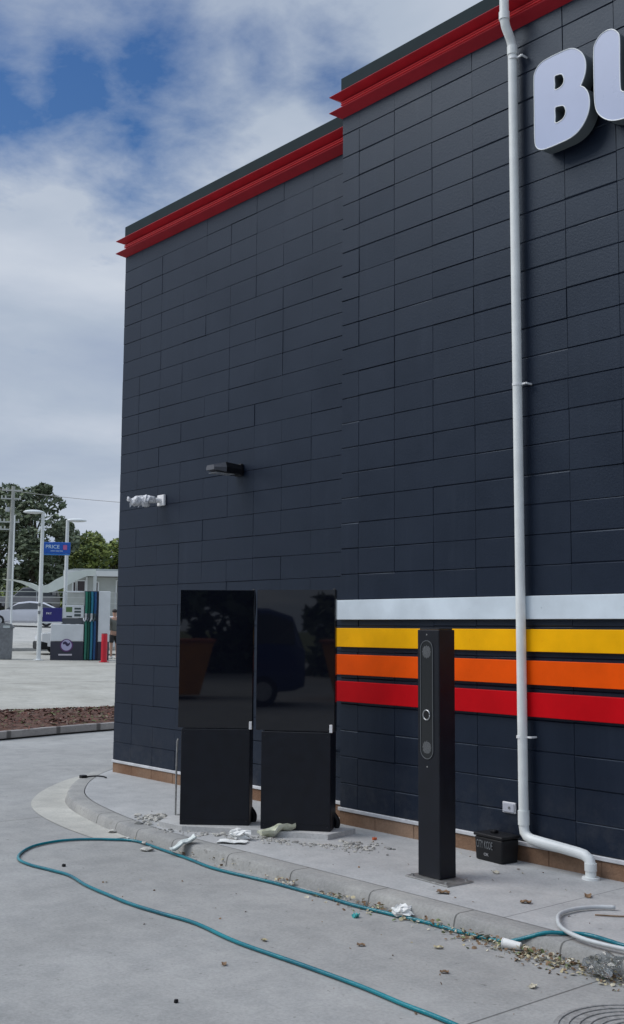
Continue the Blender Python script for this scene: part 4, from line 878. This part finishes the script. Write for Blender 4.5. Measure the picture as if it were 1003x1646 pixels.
for px, d, top, spread, clumps, mats, seed, nm, lab in (
    (-8, 92, 782, 3.4, 26, G_dark, 1, 'gum_tree', 'tall dark gum tree behind the utility pole at the left edge'),
    (48, 88, 778, 3.3, 26, G_dark, 2, 'gum_tree', 'tall dark gum tree behind the left lamp post'),
    (92, 94, 838, 2.6, 22, G_dark, 3, 'gum_tree', 'lower dark tree behind the blue sign'),
    (150, 90, 858, 3.0, 24, G_yel, 4, 'broad_tree', 'yellow green broad tree above the house'),
    (185, 96, 868, 2.6, 20, G_yel, 5, 'broad_tree', 'yellow green tree touching the left corner of the dark building'),
    (122, 98, 862, 2.4, 18, G_yel, 6, 'broad_tree', 'olive tree between the dark trees and the house'),
    (232, 96, 850, 3.2, 18, G_yel, 7, 'broad_tree', 'broad tree mostly hidden by the dark building')):
    o = fobj(nm, px, d, lab, 'tree', 'trees beyond the forecourt'); h_ = hz(top, d)-o.location.z
    tree_at(o, h_, spread, clumps, mats, seed, leaf=.26 if h_ > 8 else .22, base=.12 if mats is G_dark else .1)
bm = B(); rnd = random.Random(9)
for i in range(70):
    px = -40+i*3.9; p = spot(px, 84+rnd.uniform(-1, 1)); lz = 2.2
    foliage(bm, (p.x, p.y, lz+rnd.uniform(.2, 1.6)), (1.1, 1.1, .9), 80, .2, rnd, 3, .4)
obj('scrub', bm, [G_dark[1], G_yel[0], G_dark[0]], kind='stuff', label='low mixed scrub along the far side of the road', cat='scrub')
up = fobj('utility_pole', 13.5, 74, 'tall grey utility pole with crossarms at the left edge', 'utility pole', 'x' if 0 else None); zb = up.location.z
bm = B(); cyl(bm, (0, 0, 0), (.05, 0, hz(783, 74)-zb), .22, .11, n=14); obj('pole', bm, mat('pole_grey', (.32, .33, .31), .8, var=.1, vscale=1), up, smooth=40)
for py, a, b in ((789, -.65, .65), (802.5, -.7, .55), (840, -.75, .5), (852, -.7, .1)):
    bm = B(); box(bm, a, b, -.09, -.01, hz(py+2, 74)-zb, hz(py, 74)-zb, .01)
    for t in (a+.06, a+.3, b-.06): cyl(bm, (t, -.05, hz(py, 74)-zb), (t, -.05, hz(py, 74)-zb+.16), .045, n=8)
    obj('crossarm', bm, mat('crossarm_pale', (.42, .44, .42), .7), up)
bm = B(); cyl(bm, (-.25, -.25, hz(818, 74)-zb), (-.25, -.25, hz(825, 74)-zb), .14, n=12); obj('insulator_drum', bm, M_lgrey, up, smooth=40)
th = fobj('thin_pole', 18.5, 62, 'thin pale pole just right of the utility pole', 'pole'); zb = th.location.z
bm = B(); cyl(bm, (0, 0, 0), (0, 0, hz(830, 62)-zb), .055, .035, n=10); obj('pole', bm, M_post, th, smooth=40); bm = B(); cyl(bm, (0, 0, 0), (0, 0, .25), .1, n=10); obj('base', bm, M_post, th)
def wire(a, b, label, sag=.5):
    bm = B(); P = []
    for k in range(15):
        t = k/14; p = a.lerp(b, t); p.z -= sag*4*t*(1-t); P.append(p)
    tube(bm, P, .016, 5); tag(obj('power_line', bm, M_grey), label, 'power line', 'power lines from the utility pole')
def wp(px, py, d): p = spot(px, d); return Vector((p.x, p.y, hz(py, d)))
wire(wp(-8, 788, 74), wp(400, 806, 60), 'upper dark power line crossing the sky left of the building', .25)
# distant grey cars / equipment under the canopy
eq = fobj('parked_car', 40, 78, 'grey car half hidden under the left wing of the canopy', 'car') if 0 else None
car('parked_car', 45, 80, R(4), mat('grey_car_paint', (.16, .16, .17), .3, coat=.4), 'dark grey car parked under the left wing of the canopy', L_=4.2, z=2.55, boxy=True, Hs=.95)

# ------------------------------------------------------------------ behind the photographer: mirrored van, orange stand-in, trees added to darken reflections
def place(o, x, y, rz): o.location = (x, y, zx(x)); o.rotation_euler = (0, 0, rz); return o
v = car('parked_van', 0, 10, 0, mat('blue_van_paint', (.01, .03, .13), .3, coat=.5), 'dark blue van parked behind the photographer', L_=4.6, boxy=True, Hs=1.12); place(v, -2.0, -14.9, R(12))
sk = empty('skip_bin', (2.60, -15.1, Zr), R(33), label='orange rubbish skip parked behind the photographer', cat='skip')  # skip shape added for the warm reflection in the left screen
bm = B(); prism(bm, [(-.9, .1), (.9, .1), (1.2, 1.25), (-1.2, 1.25)], lambda u, v_, w_: (u, .7-w_, v_), 1.4); obj('bin_body', bm, mat('orange_skip', (.55, .22, .03), .6, var=.15, vscale=3), sk)
bm = B(); box(bm, -1.24, 1.24, -.75, .75, 1.255, 1.32, .01); obj('rim', bm, mat('skip_rim', (.40, .12, .05), .6), sk)
T0 = empty('hedge_tree', (-34, -27, Zr), label='dark evergreen tree left of the driveway behind the photographer', cat='tree', group='trees behind the photographer')
tree_at(T0, 9.5, 3.6, 26, G_dark, 21, leaf=.4, per=190, base=.03)  # unseen tree row, added to darken what the wall and glass reflect
labs = ['dark evergreen tree second from the far end behind the photographer', 'dark evergreen tree third from the far end behind the photographer', 'dark evergreen tree in the middle of the row behind the photographer', 'dark evergreen tree behind the photographer beyond the skip', 'dark evergreen tree nearest the right end of the row behind the photographer', 'last dark evergreen tree of the row behind the photographer', 'extra evergreen tree closing the row behind the photographer']
for i, (x, y, s_) in enumerate(((-27, -26, .95), (-20, -27, 1.1), (-13, -26, .9), (-7, -27, 1.05), (-1.5, -27, .8), (8, -26, 1.), (14, -26, 1.))):
    c = copy_tree(T0); c.location = (x, y, Zr); c.rotation_euler = (0, 0, i*1.3); c.scale = (s_, s_, s_); c['label'] = labs[i]
